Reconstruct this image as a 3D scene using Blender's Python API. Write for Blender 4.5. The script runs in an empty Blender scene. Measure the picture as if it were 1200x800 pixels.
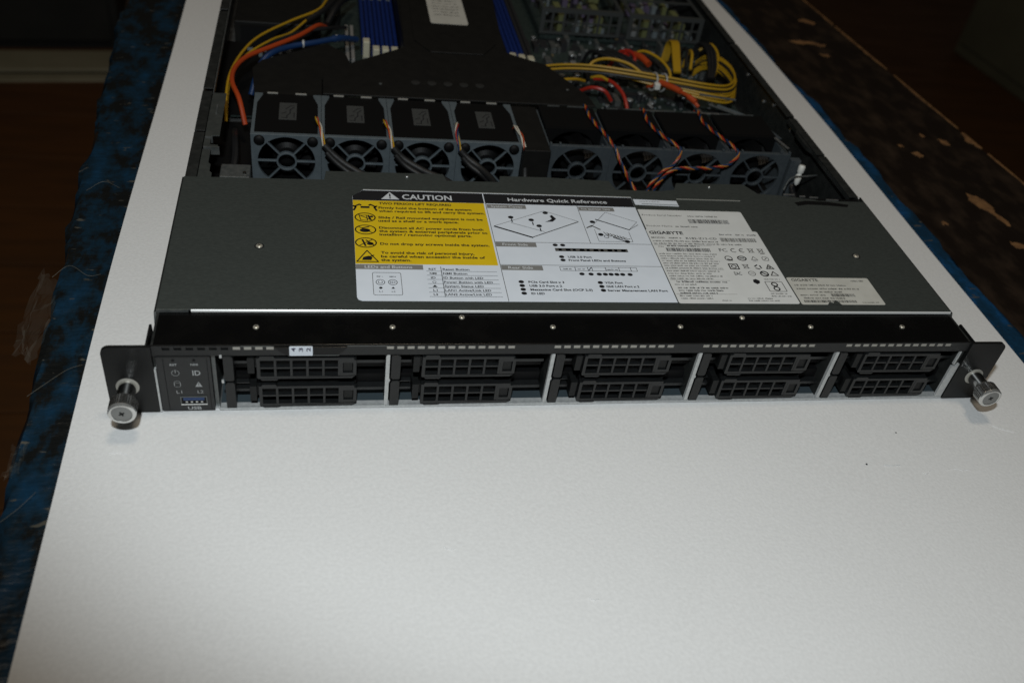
import bpy, math, random
from mathutils import Vector, Matrix, noise

S = 0.001          # the scene is laid out in millimetres, built in metres
R = math.radians
sc = bpy.context.scene
col = sc.collection

# ------------------------------------------------------------------ camera
cam_d = bpy.data.cameras.new('camera')
cam = bpy.data.objects.new('camera', cam_d)
col.objects.link(cam)
cam.location = (-0.1385, -0.3460, 0.3457)
cam.rotation_euler = (R(49.596), R(-7.319), R(-8.816))
cam_d.sensor_width = 36.0
cam_d.lens = 32.547
cam_d.clip_start = 0.01
cam_d.clip_end = 50
cam_d.dof.use_dof = True
cam_d.dof.focus_distance = 0.52
cam_d.dof.aperture_fstop = 8.5
sc.camera = cam

# ------------------------------------------------------------------ light
w = bpy.data.worlds.new('World')
sc.world = w
w.use_nodes = True
bg = w.node_tree.nodes['Background']
bg.inputs[0].default_value = (1.0, 0.86, 0.68, 1)
bg.inputs[1].default_value = 0.012

def lamp(name, kind, loc, target, power, color, **kw):
    d = bpy.data.lights.new(name, kind)
    o = bpy.data.objects.new(name, d)
    col.objects.link(o)
    o.location = loc
    o.rotation_euler = (Vector(target) - Vector(loc)).to_track_quat('-Z', 'Y').to_euler()
    d.energy = power
    d.color = color
    for k, v in kw.items():
        setattr(d, k, v)
    return o

# the flash on top of the camera, above and behind the lens
cm = cam.rotation_euler.to_matrix()
fl = Vector(cam.location) + cm @ Vector((0.0, 0.15, 0.12))
lamp('flash', 'SPOT', fl, (0.20, 0.55, 0.0), 10.5, (0.90, 0.97, 1.0),
     spot_size=R(98.6), spot_blend=0.40, shadow_soft_size=0.014)
# the warm lamp hanging over the bench
lamp('ceiling_lamp', 'AREA', (0.02, 0.12, 1.9), (0.02, 0.121, 0.0), 5.0, (1.0, 0.84, 0.64),
     shape='RECTANGLE', size=0.30, size_y=0.22)

sc.view_settings.view_transform = 'Standard'
sc.view_settings.look = 'None'
sc.view_settings.exposure = 0.0
sc.view_settings.gamma = 1.0
sc.cycles.filter_width = 1.5
sc.cycles.use_denoising = True
sc.cycles.max_bounces = 8

# ------------------------------------------------------------------ materials
MATS = {}

def mat(name, c, rough=0.5, metal=0.0, spec=0.5, c2=None, scale=200.0, bump=0.0, bscale=None,
        stretch=(1, 1, 1), contrast=(0.35, 0.65), alpha=1.0, trans=0.0, rvar=0.0, coat=0.0, detail=4.0):
    m = bpy.data.materials.new(name)
    m.use_nodes = True
    nt = m.node_tree
    b = nt.nodes['Principled BSDF']
    b.inputs['Base Color'].default_value = (*c, 1)
    b.inputs['Roughness'].default_value = rough
    b.inputs['Metallic'].default_value = metal
    b.inputs['Specular IOR Level'].default_value = spec
    b.inputs['Alpha'].default_value = alpha
    b.inputs['Transmission Weight'].default_value = trans
    b.inputs['Coat Weight'].default_value = coat
    tc = nt.nodes.new('ShaderNodeTexCoord')
    mp = nt.nodes.new('ShaderNodeMapping')
    mp.inputs['Scale'].default_value = stretch
    nt.links.new(tc.outputs['Object'], mp.inputs['Vector'])
    if c2 is not None or rvar:
        n = nt.nodes.new('ShaderNodeTexNoise')
        n.inputs['Scale'].default_value = scale
        n.inputs['Detail'].default_value = detail
        nt.links.new(mp.outputs[0], n.inputs['Vector'])
        if c2 is not None:
            r = nt.nodes.new('ShaderNodeValToRGB')
            r.color_ramp.elements[0].position = contrast[0]
            r.color_ramp.elements[1].position = contrast[1]
            r.color_ramp.elements[0].color = (*c, 1)
            r.color_ramp.elements[1].color = (*c2, 1)
            nt.links.new(n.outputs['Fac'], r.inputs[0])
            nt.links.new(r.outputs[0], b.inputs['Base Color'])
        if rvar:
            mr = nt.nodes.new('ShaderNodeMapRange')
            mr.inputs['From Min'].default_value = 0.3
            mr.inputs['From Max'].default_value = 0.7
            mr.inputs['To Min'].default_value = max(0.03, rough - rvar)
            mr.inputs['To Max'].default_value = min(1, rough + rvar)
            nt.links.new(n.outputs['Fac'], mr.inputs['Value'])
            nt.links.new(mr.outputs[0], b.inputs['Roughness'])
    if bump:
        n2 = nt.nodes.new('ShaderNodeTexNoise')
        n2.inputs['Scale'].default_value = bscale or scale
        n2.inputs['Detail'].default_value = 3.0
        nt.links.new(mp.outputs[0], n2.inputs['Vector'])
        bp = nt.nodes.new('ShaderNodeBump')
        bp.inputs['Strength'].default_value = 1.0
        bp.inputs['Distance'].default_value = bump * S
        nt.links.new(n2.outputs['Fac'], bp.inputs['Height'])
        nt.links.new(bp.outputs[0], b.inputs['Normal'])
    MATS[name] = m
    return m

mat('foam', (0.735, 0.735, 0.73), 0.75, c2=(0.785, 0.785, 0.78), scale=560, bump=0.17, bscale=620, spec=0.3)
mat('cover_steel', (0.086, 0.098, 0.092), 0.50, 0.62, spec=0.5, c2=(0.095, 0.108, 0.101), scale=1500, stretch=(0.3, 1, 1), rvar=0.05)
mat('black_gloss', (0.0030, 0.0030, 0.0030), 0.25, spec=0.3, rvar=0.06, scale=60, c2=(0.0045, 0.0043, 0.0040), contrast=(0.5, 0.8))
mat('ear_black', (0.0055, 0.0058, 0.0058), 0.42, spec=0.35, bump=0.006, bscale=2500)
mat('plastic_black', (0.007, 0.0075, 0.0075), 0.5, spec=0.3, bump=0.006, bscale=3000, c2=(0.009, 0.0095, 0.0095), scale=400)
mat('plastic_charcoal', (0.0095, 0.0102, 0.0106), 0.34, spec=0.5, bump=0.003, bscale=3000, c2=(0.012, 0.013, 0.0134), scale=300)
mat('deep_black', (0.003, 0.003, 0.0033), 0.6, spec=0.25)
mat('shroud_black', (0.0075, 0.0072, 0.0066), 0.55, spec=0.25, bump=0.01, bscale=1200, c2=(0.010, 0.0095, 0.0085), scale=120)
mat('steel', (0.55, 0.56, 0.56), 0.36, 0.9, c2=(0.66, 0.67, 0.66), scale=260, rvar=0.08)
mat('steel_bright', (0.80, 0.79, 0.76), 0.22, 1.0, rvar=0.08, scale=300)
mat('steel_edge', (0.50, 0.51, 0.51), 0.45, 0.35, c2=(0.60, 0.61, 0.60), scale=500)
mat('lip_steel', (0.80, 0.80, 0.78), 0.35, 0.15)
mat('slot_metal', (0.38, 0.365, 0.325), 0.5, 0.2)
mat('bracket_steel', (0.045, 0.05, 0.047), 0.5, 0.2, c2=(0.06, 0.065, 0.06), scale=200)
mat('bay_steel', (0.075, 0.10, 0.115), 0.4, 0.4)
mat('stud_grey', (0.022, 0.022, 0.021), 0.5)
mat('fan_black', (0.0042, 0.0042, 0.0044), 0.5, spec=0.25)
mat('rail_black', (0.008, 0.0086, 0.0088), 0.4, spec=0.45, c2=(0.0105, 0.011, 0.011), scale=300)
mat('riser_steel', (0.06, 0.065, 0.064), 0.5, 0.3)
mat('face_steel', (0.26, 0.26, 0.25), 0.4, 0.3, rvar=0.08, scale=900)
mat('shank_steel', (0.74, 0.74, 0.72), 0.16, 1.0)
mat('rim_steel', (0.74, 0.74, 0.72), 0.2, 0.8)
mat('steel_dull', (0.11, 0.12, 0.118), 0.45, 0.5, c2=(0.15, 0.155, 0.15), scale=240, rvar=0.1)
mat('wall_steel', (0.022, 0.024, 0.023), 0.45, 0.3, c2=(0.032, 0.034, 0.032), scale=200, rvar=0.1)
mat('nickel', (0.70, 0.69, 0.66), 0.2, 1.0, rvar=0.08, scale=500)
mat('knurl', (0.36, 0.36, 0.35), 0.28, 0.95, rvar=0.1, scale=900)
mat('brass_screw', (0.58, 0.54, 0.45), 0.3, 0.55)
mat('fan_grey', (0.09, 0.11, 0.122), 0.36, spec=0.6, c2=(0.108, 0.13, 0.142), scale=200)
mat('fan_grey_dark', (0.05, 0.06, 0.067), 0.36, spec=0.6, c2=(0.062, 0.073, 0.08), scale=200)
mat('sticker_grey', (0.045, 0.047, 0.046), 0.5, c2=(0.058, 0.06, 0.058), scale=800)
mat('label_white', (0.71, 0.755, 0.82), 0.42, spec=0.4, c2=(0.74, 0.785, 0.85), scale=90)
mat('label_warm', (0.67, 0.675, 0.66), 0.42, spec=0.4, c2=(0.71, 0.715, 0.70), scale=90)
mat('label_old', (0.52, 0.51, 0.46), 0.5, c2=(0.58, 0.57, 0.52), scale=90)
mat('label_yellow', (0.72, 0.49, 0.011), 0.42, spec=0.4, c2=(0.75, 0.515, 0.014), scale=90)
mat('ink', (0.012, 0.012, 0.014), 0.5)
mat('ink_grey', (0.22, 0.215, 0.205), 0.5)
mat('ink_mid', (0.085, 0.082, 0.075), 0.5)
mat('ink_white', (0.62, 0.64, 0.66), 0.5)
mat('ink_panel', (0.36, 0.37, 0.37), 0.5)
mat('ink_blue', (0.05, 0.045, 0.09), 0.5)
mat('film_edge', (0.32, 0.32, 0.29), 0.35)
mat('usb_blue', (0.012, 0.04, 0.13), 0.4)
mat('pcb', (0.018, 0.028, 0.026), 0.45, c2=(0.035, 0.05, 0.045), scale=350, bump=0.1, bscale=800)
mat('chip', (0.02, 0.02, 0.022), 0.5)
mat('solder', (0.34, 0.35, 0.35), 0.4, 0.5)
mat('pale_part', (0.15, 0.175, 0.185), 0.5)
mat('olive_part', (0.14, 0.148, 0.06), 0.5)
mat('gold_contact', (0.50, 0.36, 0.18), 0.35, 0.7)
mat('slot_blue', (0.005, 0.019, 0.12), 0.4, c2=(0.006, 0.024, 0.145), scale=200)
mat('slot_ivory', (0.52, 0.49, 0.37), 0.5)
mat('wire_yellow', (0.42, 0.245, 0.011), 0.4)
mat('wire_amber', (0.42, 0.17, 0.02), 0.45)
mat('wire_black', (0.010, 0.010, 0.011), 0.45)
mat('wire_sleeve', (0.008, 0.008, 0.008), 0.55, bump=0.15, bscale=900)
mat('wire_red', (0.34, 0.020, 0.010), 0.4)
mat('wire_orange', (0.40, 0.052, 0.010), 0.42)
mat('wire_blue', (0.008, 0.032, 0.105), 0.42)
mat('wire_white', (0.55, 0.52, 0.44), 0.45)
mat('wire_purple', (0.10, 0.08, 0.13), 0.45)
mat('nylon', (0.72, 0.71, 0.66), 0.4)
mat('tie_clear', (0.42, 0.43, 0.42), 0.3)
mat('bench_wood', (0.010, 0.006, 0.004), 0.5, spec=0.3, c2=(0.040, 0.024, 0.014), scale=70, stretch=(1, 0.5, 1), bump=0.3, bscale=200, rvar=0.12, contrast=(0.46, 0.82), detail=10.0)
mat('raw_wood', (0.25, 0.125, 0.045), 0.75, c2=(0.15, 0.072, 0.026), scale=160, bump=0.3, bscale=300)
mat('floor_boards', (0.14, 0.058, 0.018), 0.5, c2=(0.10, 0.042, 0.013), scale=6, stretch=(1, 6, 1), rvar=0.1)
mat('beam_paint', (0.40, 0.37, 0.26), 0.6, c2=(0.34, 0.31, 0.21), scale=8)
mat('cabinet_dark', (0.020, 0.021, 0.020), 0.6, c2=(0.028, 0.029, 0.027), scale=10)
mat('cabinet_olive', (0.16, 0.155, 0.10), 0.65, c2=(0.13, 0.125, 0.08), scale=6)
mat('panel_pale', (0.42, 0.44, 0.45), 0.5, c2=(0.36, 0.38, 0.39), scale=8)
mat('clear_film', (0.35, 0.35, 0.30), 0.15, alpha=0.04, spec=0.8)
mat('strand', (0.16, 0.15, 0.12), 0.35, alpha=0.5)

def film_material():
    m = bpy.data.materials.new('blue_film')
    m.use_nodes = True
    nt = m.node_tree
    b = nt.nodes['Principled BSDF']
    b.inputs['Roughness'].default_value = 0.33
    tc = nt.nodes.new('ShaderNodeTexCoord')
    mp = nt.nodes.new('ShaderNodeMapping')
    mp.inputs['Scale'].default_value = (1, 0.55, 1)
    nt.links.new(tc.outputs['Object'], mp.inputs[0])
    n = nt.nodes.new('ShaderNodeTexNoise')
    n.inputs['Scale'].default_value = 60
    n.inputs['Detail'].default_value = 9
    n.inputs['Roughness'].default_value = 0.66
    nt.links.new(mp.outputs[0], n.inputs['Vector'])
    # wear: the left side of the film is scuffed through to black, the right side is clean
    sx = nt.nodes.new('ShaderNodeSeparateXYZ')
    nt.links.new(tc.outputs['Object'], sx.inputs[0])
    mr = nt.nodes.new('ShaderNodeMapRange')
    mr.inputs['From Min'].default_value = -0.20
    mr.inputs['From Max'].default_value = 0.25
    mr.inputs['To Min'].default_value = 0.0
    mr.inputs['To Max'].default_value = 0.24
    nt.links.new(sx.outputs[0], mr.inputs['Value'])
    ad = nt.nodes.new('ShaderNodeMath')
    ad.operation = 'ADD'
    nt.links.new(n.outputs['Fac'], ad.inputs[0])
    nt.links.new(mr.outputs[0], ad.inputs[1])
    r = nt.nodes.new('ShaderNodeValToRGB')
    e = r.color_ramp.elements
    e[0].position = 0.44
    e[0].color = (0.0065, 0.0075, 0.0075, 1)
    e[1].position = 0.73
    e[1].color = (0.006, 0.040, 0.088, 1)
    y_ = e.new(0.86)
    y_.color = (0.008, 0.068, 0.185, 1)
    x = e.new(0.52)
    x.color = (0.006, 0.020, 0.034, 1)
    nt.links.new(ad.outputs[0], r.inputs[0])
    # pale scuffs drawn across the film
    n3 = nt.nodes.new('ShaderNodeTexNoise')
    n3.inputs['Scale'].default_value = 150
    n3.inputs['Detail'].default_value = 6
    mp3 = nt.nodes.new('ShaderNodeMapping')
    mp3.inputs['Scale'].default_value = (0.6, 1.5, 1)
    mp3.inputs['Rotation'].default_value = (0, 0, R(-14))
    nt.links.new(tc.outputs['Object'], mp3.inputs[0])
    nt.links.new(mp3.outputs[0], n3.inputs['Vector'])
    r3 = nt.nodes.new('ShaderNodeValToRGB')
    r3.color_ramp.elements[0].position = 0.66
    r3.color_ramp.elements[0].color = (0, 0, 0, 1)
    r3.color_ramp.elements[1].position = 0.72
    r3.color_ramp.elements[1].color = (1, 1, 1, 1)
    nt.links.new(n3.outputs['Fac'], r3.inputs[0])
    mx = nt.nodes.new('ShaderNodeMix')
    mx.data_type = 'RGBA'
    mx.inputs[7].default_value = (0.085, 0.08, 0.065, 1)
    nt.links.new(r3.outputs[0], mx.inputs[0])
    nt.links.new(r.outputs[0], mx.inputs[6])
    nt.links.new(mx.outputs[2], b.inputs['Base Color'])
    n2 = nt.nodes.new('ShaderNodeTexNoise')
    n2.inputs['Scale'].default_value = 130
    n2.inputs['Detail'].default_value = 5
    nt.links.new(mp3.outputs[0], n2.inputs['Vector'])
    bp = nt.nodes.new('ShaderNodeBump')
    bp.inputs['Distance'].default_value = 0.0012
    nt.links.new(n2.outputs['Fac'], bp.inputs['Height'])
    nt.links.new(bp.outputs[0], b.inputs['Normal'])
    MATS['blue_film'] = m
film_material()

# ------------------------------------------------------------------ mesh builder (millimetres)
class MB:
    def __init__(self):
        self.v, self.f, self.m = [], [], []
        self.cur = 0

    def add(self, vs, fs):
        o = len(self.v)
        self.v += [tuple(p) for p in vs]
        self.f += [tuple(o + i for i in f) for f in fs]
        self.m += [self.cur] * len(fs)
        return self

    def box(self, x0, x1, y0, y1, z0, z1):
        vs = [(x0, y0, z0), (x1, y0, z0), (x1, y1, z0), (x0, y1, z0), (x0, y0, z1), (x1, y0, z1), (x1, y1, z1), (x0, y1, z1)]
        return self.add(vs, [(3, 2, 1, 0), (4, 5, 6, 7), (0, 1, 5, 4), (1, 2, 6, 5), (2, 3, 7, 6), (3, 0, 4, 7)])

    def prism(self, poly, a0, a1, axis='z'):
        """polygon extruded along an axis; poly is (x,y) for z, (x,z) for y, (y,z) for x"""
        n = len(poly)
        def P(p, a):
            return (p[0], p[1], a) if axis == 'z' else ((p[0], a, p[1]) if axis == 'y' else (a, p[0], p[1]))
        vs = [P(p, a0) for p in poly] + [P(p, a1) for p in poly]
        fs = [tuple(range(n - 1, -1, -1)), tuple(range(n, 2 * n))]
        fs += [(i, (i + 1) % n, n + (i + 1) % n, n + i) for i in range(n)]
        return self.add(vs, fs)

    def band(self, outer, inner, a0, a1, axis='z'):
        """closed ring between two outlines with the same number of points"""
        n = len(outer)
        def P(p, a):
            return (p[0], p[1], a) if axis == 'z' else ((p[0], a, p[1]) if axis == 'y' else (a, p[0], p[1]))
        vs = [P(p, a0) for p in outer] + [P(p, a0) for p in inner] + [P(p, a1) for p in outer] + [P(p, a1) for p in inner]
        fs = []
        for i in range(n):
            j = (i + 1) % n
            fs += [(i, j, n + j, n + i), (2 * n + i, 3 * n + i, 3 * n + j, 2 * n + j),
                   (i, 2 * n + i, 2 * n + j, j), (n + i, n + j, 3 * n + j, 3 * n + i)]
        return self.add(vs, fs)

    def lathe(self, prof, c, axis='y', n=32, cap=True):
        """profile of (r, h) turned round an axis through c"""
        vs, fs = [], []
        for r, h in prof:
            for k in range(n):
                a = 2 * math.pi * k / n
                u, w_ = r * math.cos(a), r * math.sin(a)
                vs.append((c[0] + u, c[1] + h, c[2] + w_) if axis == 'y' else ((c[0] + u, c[1] + w_, c[2] + h) if axis == 'z' else (c[0] + h, c[1] + u, c[2] + w_)))
        for i in range(len(prof) - 1):
            for k in range(n):
                j = (k + 1) % n
                fs.append((i * n + k, i * n + j, (i + 1) * n + j, (i + 1) * n + k))
        if cap:
            fs.append(tuple(range(n - 1, -1, -1)))
            m = (len(prof) - 1) * n
            fs.append(tuple(range(m, m + n)))
        return self.add(vs, fs)

    def tube(self, path, r, n=8):
        P = [Vector(p) for p in path]
        vs, fs = [], []
        t0 = (P[1] - P[0]).normalized()
        up = Vector((0, 0, 1)) if abs(t0.z) < 0.9 else Vector((1, 0, 0))
        nrm = t0.cross(up).normalized()
        for i, p in enumerate(P):
            t = (P[min(i + 1, len(P) - 1)] - P[max(i - 1, 0)]).normalized()
            nrm = (nrm - t * nrm.dot(t)).normalized()
            b = t.cross(nrm)
            rr = r[i] if isinstance(r, (list, tuple)) else r
            for k in range(n):
                a = 2 * math.pi * k / n
                vs.append(p + (nrm * math.cos(a) + b * math.sin(a)) * rr)
        for i in range(len(P) - 1):
            for k in range(n):
                j = (k + 1) % n
                fs.append((i * n + k, i * n + j, (i + 1) * n + j, (i + 1) * n + k))
        fs.append(tuple(range(n - 1, -1, -1)))
        m = (len(P) - 1) * n
        fs.append(tuple(range(m, m + n)))
        return self.add(vs, fs)

    def mesh(self, name, mats, smooth=False):
        me = bpy.data.meshes.new(name)
        me.from_pydata([(a * S, b * S, c * S) for a, b, c in self.v], [], self.f)
        for m in ([mats] if isinstance(mats, str) else mats):
            me.materials.append(MATS[m])
        me.polygons.foreach_set('material_index', self.m)
        if smooth:
            me.polygons.foreach_set('use_smooth', [True] * len(me.polygons))
        me.update()
        return me

    def build(self, name, mats, parent=None, smooth=False, bevel=0.0, loc=None, seg=2):
        me = self.mesh(name, mats, smooth)
        if smooth:
            me.set_sharp_from_angle(angle=R(40))
        return link(name, me, parent, loc, bevel, seg)

def link(name, me, parent=None, loc=None, bevel=0.0, seg=2):
    o = bpy.data.objects.new(name, me)
    col.objects.link(o)
    o.parent = parent
    if loc:
        o.location = (loc[0] * S, loc[1] * S, loc[2] * S)
    if bevel:
        b = o.modifiers.new('bevel', 'BEVEL')
        b.width = bevel * S
        b.segments = seg
        b.limit_method = 'ANGLE'
        b.angle_limit = R(40)
    return o

def empty(name, loc=(0, 0, 0)):
    o = bpy.data.objects.new(name, None)
    col.objects.link(o)
    o.location = (loc[0] * S, loc[1] * S, loc[2] * S)
    o.empty_display_size = 0.02
    return o

def tag(o, label=None, cat=None, group=None, kind=None):
    for k, v in (('label', label), ('category', cat), ('group', group), ('kind', kind)):
        if v:
            o[k] = v
    return o

def rrect(x0, x1, y0, y1, r, n=5, corners=(1, 1, 1, 1)):
    """rounded rectangle outline, corners ordered BL BR TR TL"""
    pts = []
    for (cx, cy, a0), on in zip(((x0, y0, 180), (x1, y0, 270), (x1, y1, 0), (x0, y1, 90)), corners):
        if not on:
            pts.append((cx, cy))
            continue
        ox = cx + (r if cx == x0 else -r)
        oy = cy + (r if cy == y0 else -r)
        for k in range(n + 1):
            a = R(a0 + 90 * k / n)
            pts.append((ox + r * math.cos(a), oy + r * math.sin(a)))
    return pts

def spline(pts, step=2.0):
    P = [Vector(p) for p in pts]
    P = [P[0] * 2 - P[1]] + P + [P[-1] * 2 - P[-2]]
    out = []
    for i in range(1, len(P) - 2):
        a, b, c, d = P[i - 1:i + 3]
        n = max(2, int((c - b).length / step))
        for k in range(n):
            t = k / n
            out.append(0.5 * ((2 * b) + (c - a) * t + (2 * a - 5 * b + 4 * c - d) * t * t + (3 * b - a - 3 * c + d) * t ** 3))
    out.append(P[-2])
    return out

# ------------------------------------------------------------------ flat print
class Print:
    """flat ink shapes on a plane: 'top' lies at z=h facing up, 'front' stands at y=h facing the camera side"""
    def __init__(self, h, plane='top'):
        self.h, self.plane = h, plane
        self.L = {}

    def _b(self, ink):
        return self.L.setdefault(ink, MB())

    def P(self, u, v):
        return (u, v, self.h) if self.plane == 'top' else (u, self.h, v)

    def poly(self, pts, ink='ink'):
        self._b(ink).add([self.P(*p) for p in pts], [tuple(range(len(pts)))])

    def rect(self, x0, x1, y0, y1, ink='ink'):
        self.poly([(x0, y0), (x1, y0), (x1, y1), (x0, y1)], ink)

    def line(self, pts, w_=0.3, ink='ink', close=False):
        pts = [Vector(p) for p in pts]
        if close:
            pts.append(pts[0])
        for a, b in zip(pts, pts[1:]):
            d = (b - a)
            if d.length < 1e-6:
                continue
            d = d.normalized()
            n = Vector((-d.y, d.x)) * w_ / 2
            e = d * w_ / 4
            self.poly([a - n - e, b - n + e, b + n + e, a + n - e], ink)

    def disc(self, x, y, r, ink='ink', n=16, ry=None):
        self.poly([(x + r * math.cos(2 * math.pi * k / n), y + (ry or r) * math.sin(2 * math.pi * k / n)) for k in range(n)], ink)

    def ring(self, x, y, r, w_=0.4, ink='ink', n=20, a0=0, a1=360, ry=None):
        m = max(3, int(n * (a1 - a0) / 360))
        self.line([(x + r * math.cos(R(a0 + (a1 - a0) * k / m)), y + (ry or r) * math.sin(R(a0 + (a1 - a0) * k / m))) for k in range(m + 1)], w_, ink)

    def text(self, s, x0, x1, y, h, ink='ink', bold=0.0, rot=0):
        """text with its left end at x0, its right end at x1 and capitals h high on the baseline y"""
        cu = bpy.data.curves.new('t', 'FONT')
        cu.body = s
        cu.size = 1.0
        cu.offset = bold
        cu.resolution_u = 2
        o = bpy.data.objects.new('t', cu)
        col.objects.link(o)
        me = bpy.data.meshes.new_from_object(o)
        bpy.data.objects.remove(o)
        bpy.data.curves.remove(cu)
        if not me.vertices:
            return
        xs = [v.co.x for v in me.vertices]
        a, b = min(xs), max(xs)
        k = (x1 - x0) / (b - a)
        kv = h / 0.70
        if rot == 0:
            pts = [(x0 + (v.co.x - a) * k, y + v.co.y * kv) for v in me.vertices]
        else:      # turned a quarter: reads upwards, x0..x1 then measures along the writing
            pts = [(y - v.co.y * kv, x0 + (v.co.x - a) * k) for v in me.vertices]
        self._b(ink).add([self.P(*p) for p in pts], [tuple(p.vertices) for p in me.polygons])
        bpy.data.meshes.remove(me)

    def words(self, x0, x1, y, h, ink='ink', seed=0, dens=0.8):
        """print too small to read: a run of letter-sized marks"""
        rnd = random.Random(seed)
        x = x0
        while x < x1 - h * 0.4:
            for _ in range(rnd.randint(3, 9)):
                wd = h * rnd.uniform(0.35, 0.62)
                if x + wd > x1:
                    break
                hh = h * rnd.choice((0.66, 0.7, 0.72, 0.95))
                st = h * 0.15
                k = rnd.randint(0, 3)          # a stem, then a bowl, a bar or an arch
                self.rect(x, x + st, y, y + hh, ink)
                if k in (0, 1):
                    self.rect(x + st, x + wd * 0.8, y, y + st, ink)
                if k in (0, 2):
                    self.rect(x + st, x + wd * 0.8, y + hh - st, y + hh, ink)
                if k in (1, 3):
                    self.rect(x + st, x + wd * 0.8, y + hh * 0.45, y + hh * 0.45 + st, ink)
                if k in (0, 2):
                    self.rect(x + wd * 0.8 - st, x + wd * 0.8, y, y + hh, ink)
                x += wd
            x += h * 0.5

    def barcode(self, x0, x1, y0, y1, ink='ink', seed=0):
        rnd = random.Random(seed)
        x = x0
        while x < x1:
            wd = rnd.choice((0.2, 0.2, 0.35, 0.5))
            self.rect(x, min(x + wd, x1), y0, y1, ink)
            x += wd + rnd.choice((0.18, 0.25, 0.4))

    def build(self, name, parent):
        mb, mats = MB(), []
        for i, (ink, b) in enumerate(self.L.items()):
            mb.cur = i
            mb.add(b.v, b.f)
            mats.append(ink)
        # every face looks towards the viewer's side of its plane
        o = mb.build(name, mats, parent)
        return o

# ================================================================== THE SETTING
random.seed(7)
fl_ = MB().box(-5000, 5000, -2000, 6000, -770, -750).build('floor', 'floor_boards')
tag(fl_, kind='structure')
# a few board joints on the floor
for i in range(12):
    yy = -200 + i * 190
    MB().box(-1700, -420, yy, yy + 186, -750, -746).build('floor_board', 'floor_boards', fl_, bevel=1.5)

beam = empty('wooden_beam', (-1300, 1846, -750))
beam.rotation_euler = (0, 0, R(7))
MB().box(-900, 655, 0, 108, 0, 12).build('board', 'beam_paint', beam, bevel=3)
MB().box(-900, 655, -52, -16, 0, 9).build('lower_strip', 'beam_paint', beam, bevel=3)
MB().box(-900, 655, -16, 0, 0, 4).build('groove', 'cabinet_dark', beam)
tag(beam, 'beige painted beam lying on the brown floor beyond the bench, upper left', 'beam')

cab = empty('dark_cabinet', (-1300, 1985, -750))
cab.rotation_euler = (0, 0, R(7))
MB().box(-900, 660, 0, 500, 0, 1000).build('body', 'cabinet_dark', cab, bevel=4)
for i in range(3):
    MB().box(-880, 640, -16, 0, 30 + i * 150, 165 + i * 150).build('drawer_front', 'cabinet_dark', cab, bevel=3)
tag(cab, 'black drawer cabinet in the dark behind the beige beam', 'cabinet')

oc = empty('storage_cabinet', (1990, 2230, -750))
oc.rotation_euler = (0, 0, R(5.4))
MB().box(0, 500, -420, 190, 0, 900).build('body', 'cabinet_olive', oc, bevel=5)
MB().box(-8, 0, -400, 170, 40, 860).build('side_panel', 'cabinet_olive', oc, bevel=3)
tag(oc, 'dull olive grey cabinet standing in the dark beyond the bench, upper right', 'cabinet')

pp = empty('pale_board', (1740, 1430, -750))
pp.rotation_euler = (0, 0, R(8))
MB().box(0, 30, -260, 150, 0, 620).build('panel', 'panel_pale', pp, bevel=3)
MB().box(-6, 0, -260, -235, 0, 620).build('edge_strip', 'panel_pale', pp, bevel=2)
tag(pp, 'pale grey board on edge behind the right rim of the dark bench', 'board')

# ------------------------------------------------------------------ workbench
TOP = -4.2
bench = empty('workbench', (80, 250, -750))
def wb(mb, name, m, **k):
    mb.v = [(x - 80, y - 250, z + 750) for x, y, z in mb.v]
    return mb.build(name, m, bench, **k)

def bench_right(y):
    return 468.0 - 0.0895 * y
def bench_left(y):
    return -281.0 - 0.062 * y
ys = [-420 + 40 * i for i in range(34)]
rnd = random.Random(3)
edge_r = [(bench_right(y) + rnd.uniform(-1.6, 1.6), y) for y in ys]
poly = [(bench_left(ys[0]), ys[0])] + [(bench_right(ys[0]), ys[0])] + edge_r[1:] + [(bench_left(ys[-1]), ys[-1])]
wb(MB().prism(poly, TOP - 38, TOP), 'top_board', 'bench_wood', bevel=1.5)
for (x, y) in ((-250, -380), (-300, 880), (410, -380), (350, 880)):
    wb(MB().box(x - 30, x + 30, y - 30, y + 30, -750, TOP - 38), 'leg', 'bench_wood', bevel=2)
wb(MB().box(-200, 370, -360, -330, -180, TOP - 38), 'apron', 'bench_wood', bevel=2)

def blob(cx, cy, pts, seed, name='chipped_patch', z=TOP):
    """bare wood where the dark paint has flaked away, a shallow ragged flake-edge patch"""
    r_ = random.Random(seed)
    out = []
    mx_, my_ = sum(q[0] for q in pts) / len(pts), sum(q[1] for q in pts) / len(pts)
    pts = [(mx_ + (a - mx_) * 0.86, my_ + (b - my_) * 0.86) for a, b in pts]
    for i, (px, py) in enumerate(pts):
        qx, qy = pts[(i + 1) % len(pts)]
        for k in range(4):
            t = k / 4
            out.append((px + (qx - px) * t + r_.uniform(-.9, .9), py + (qy - py) * t + r_.uniform(-1.3, 1.3)))
    wb(MB().prism(out, z - 0.5, z + 0.35), name, 'raw_wood')
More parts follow.
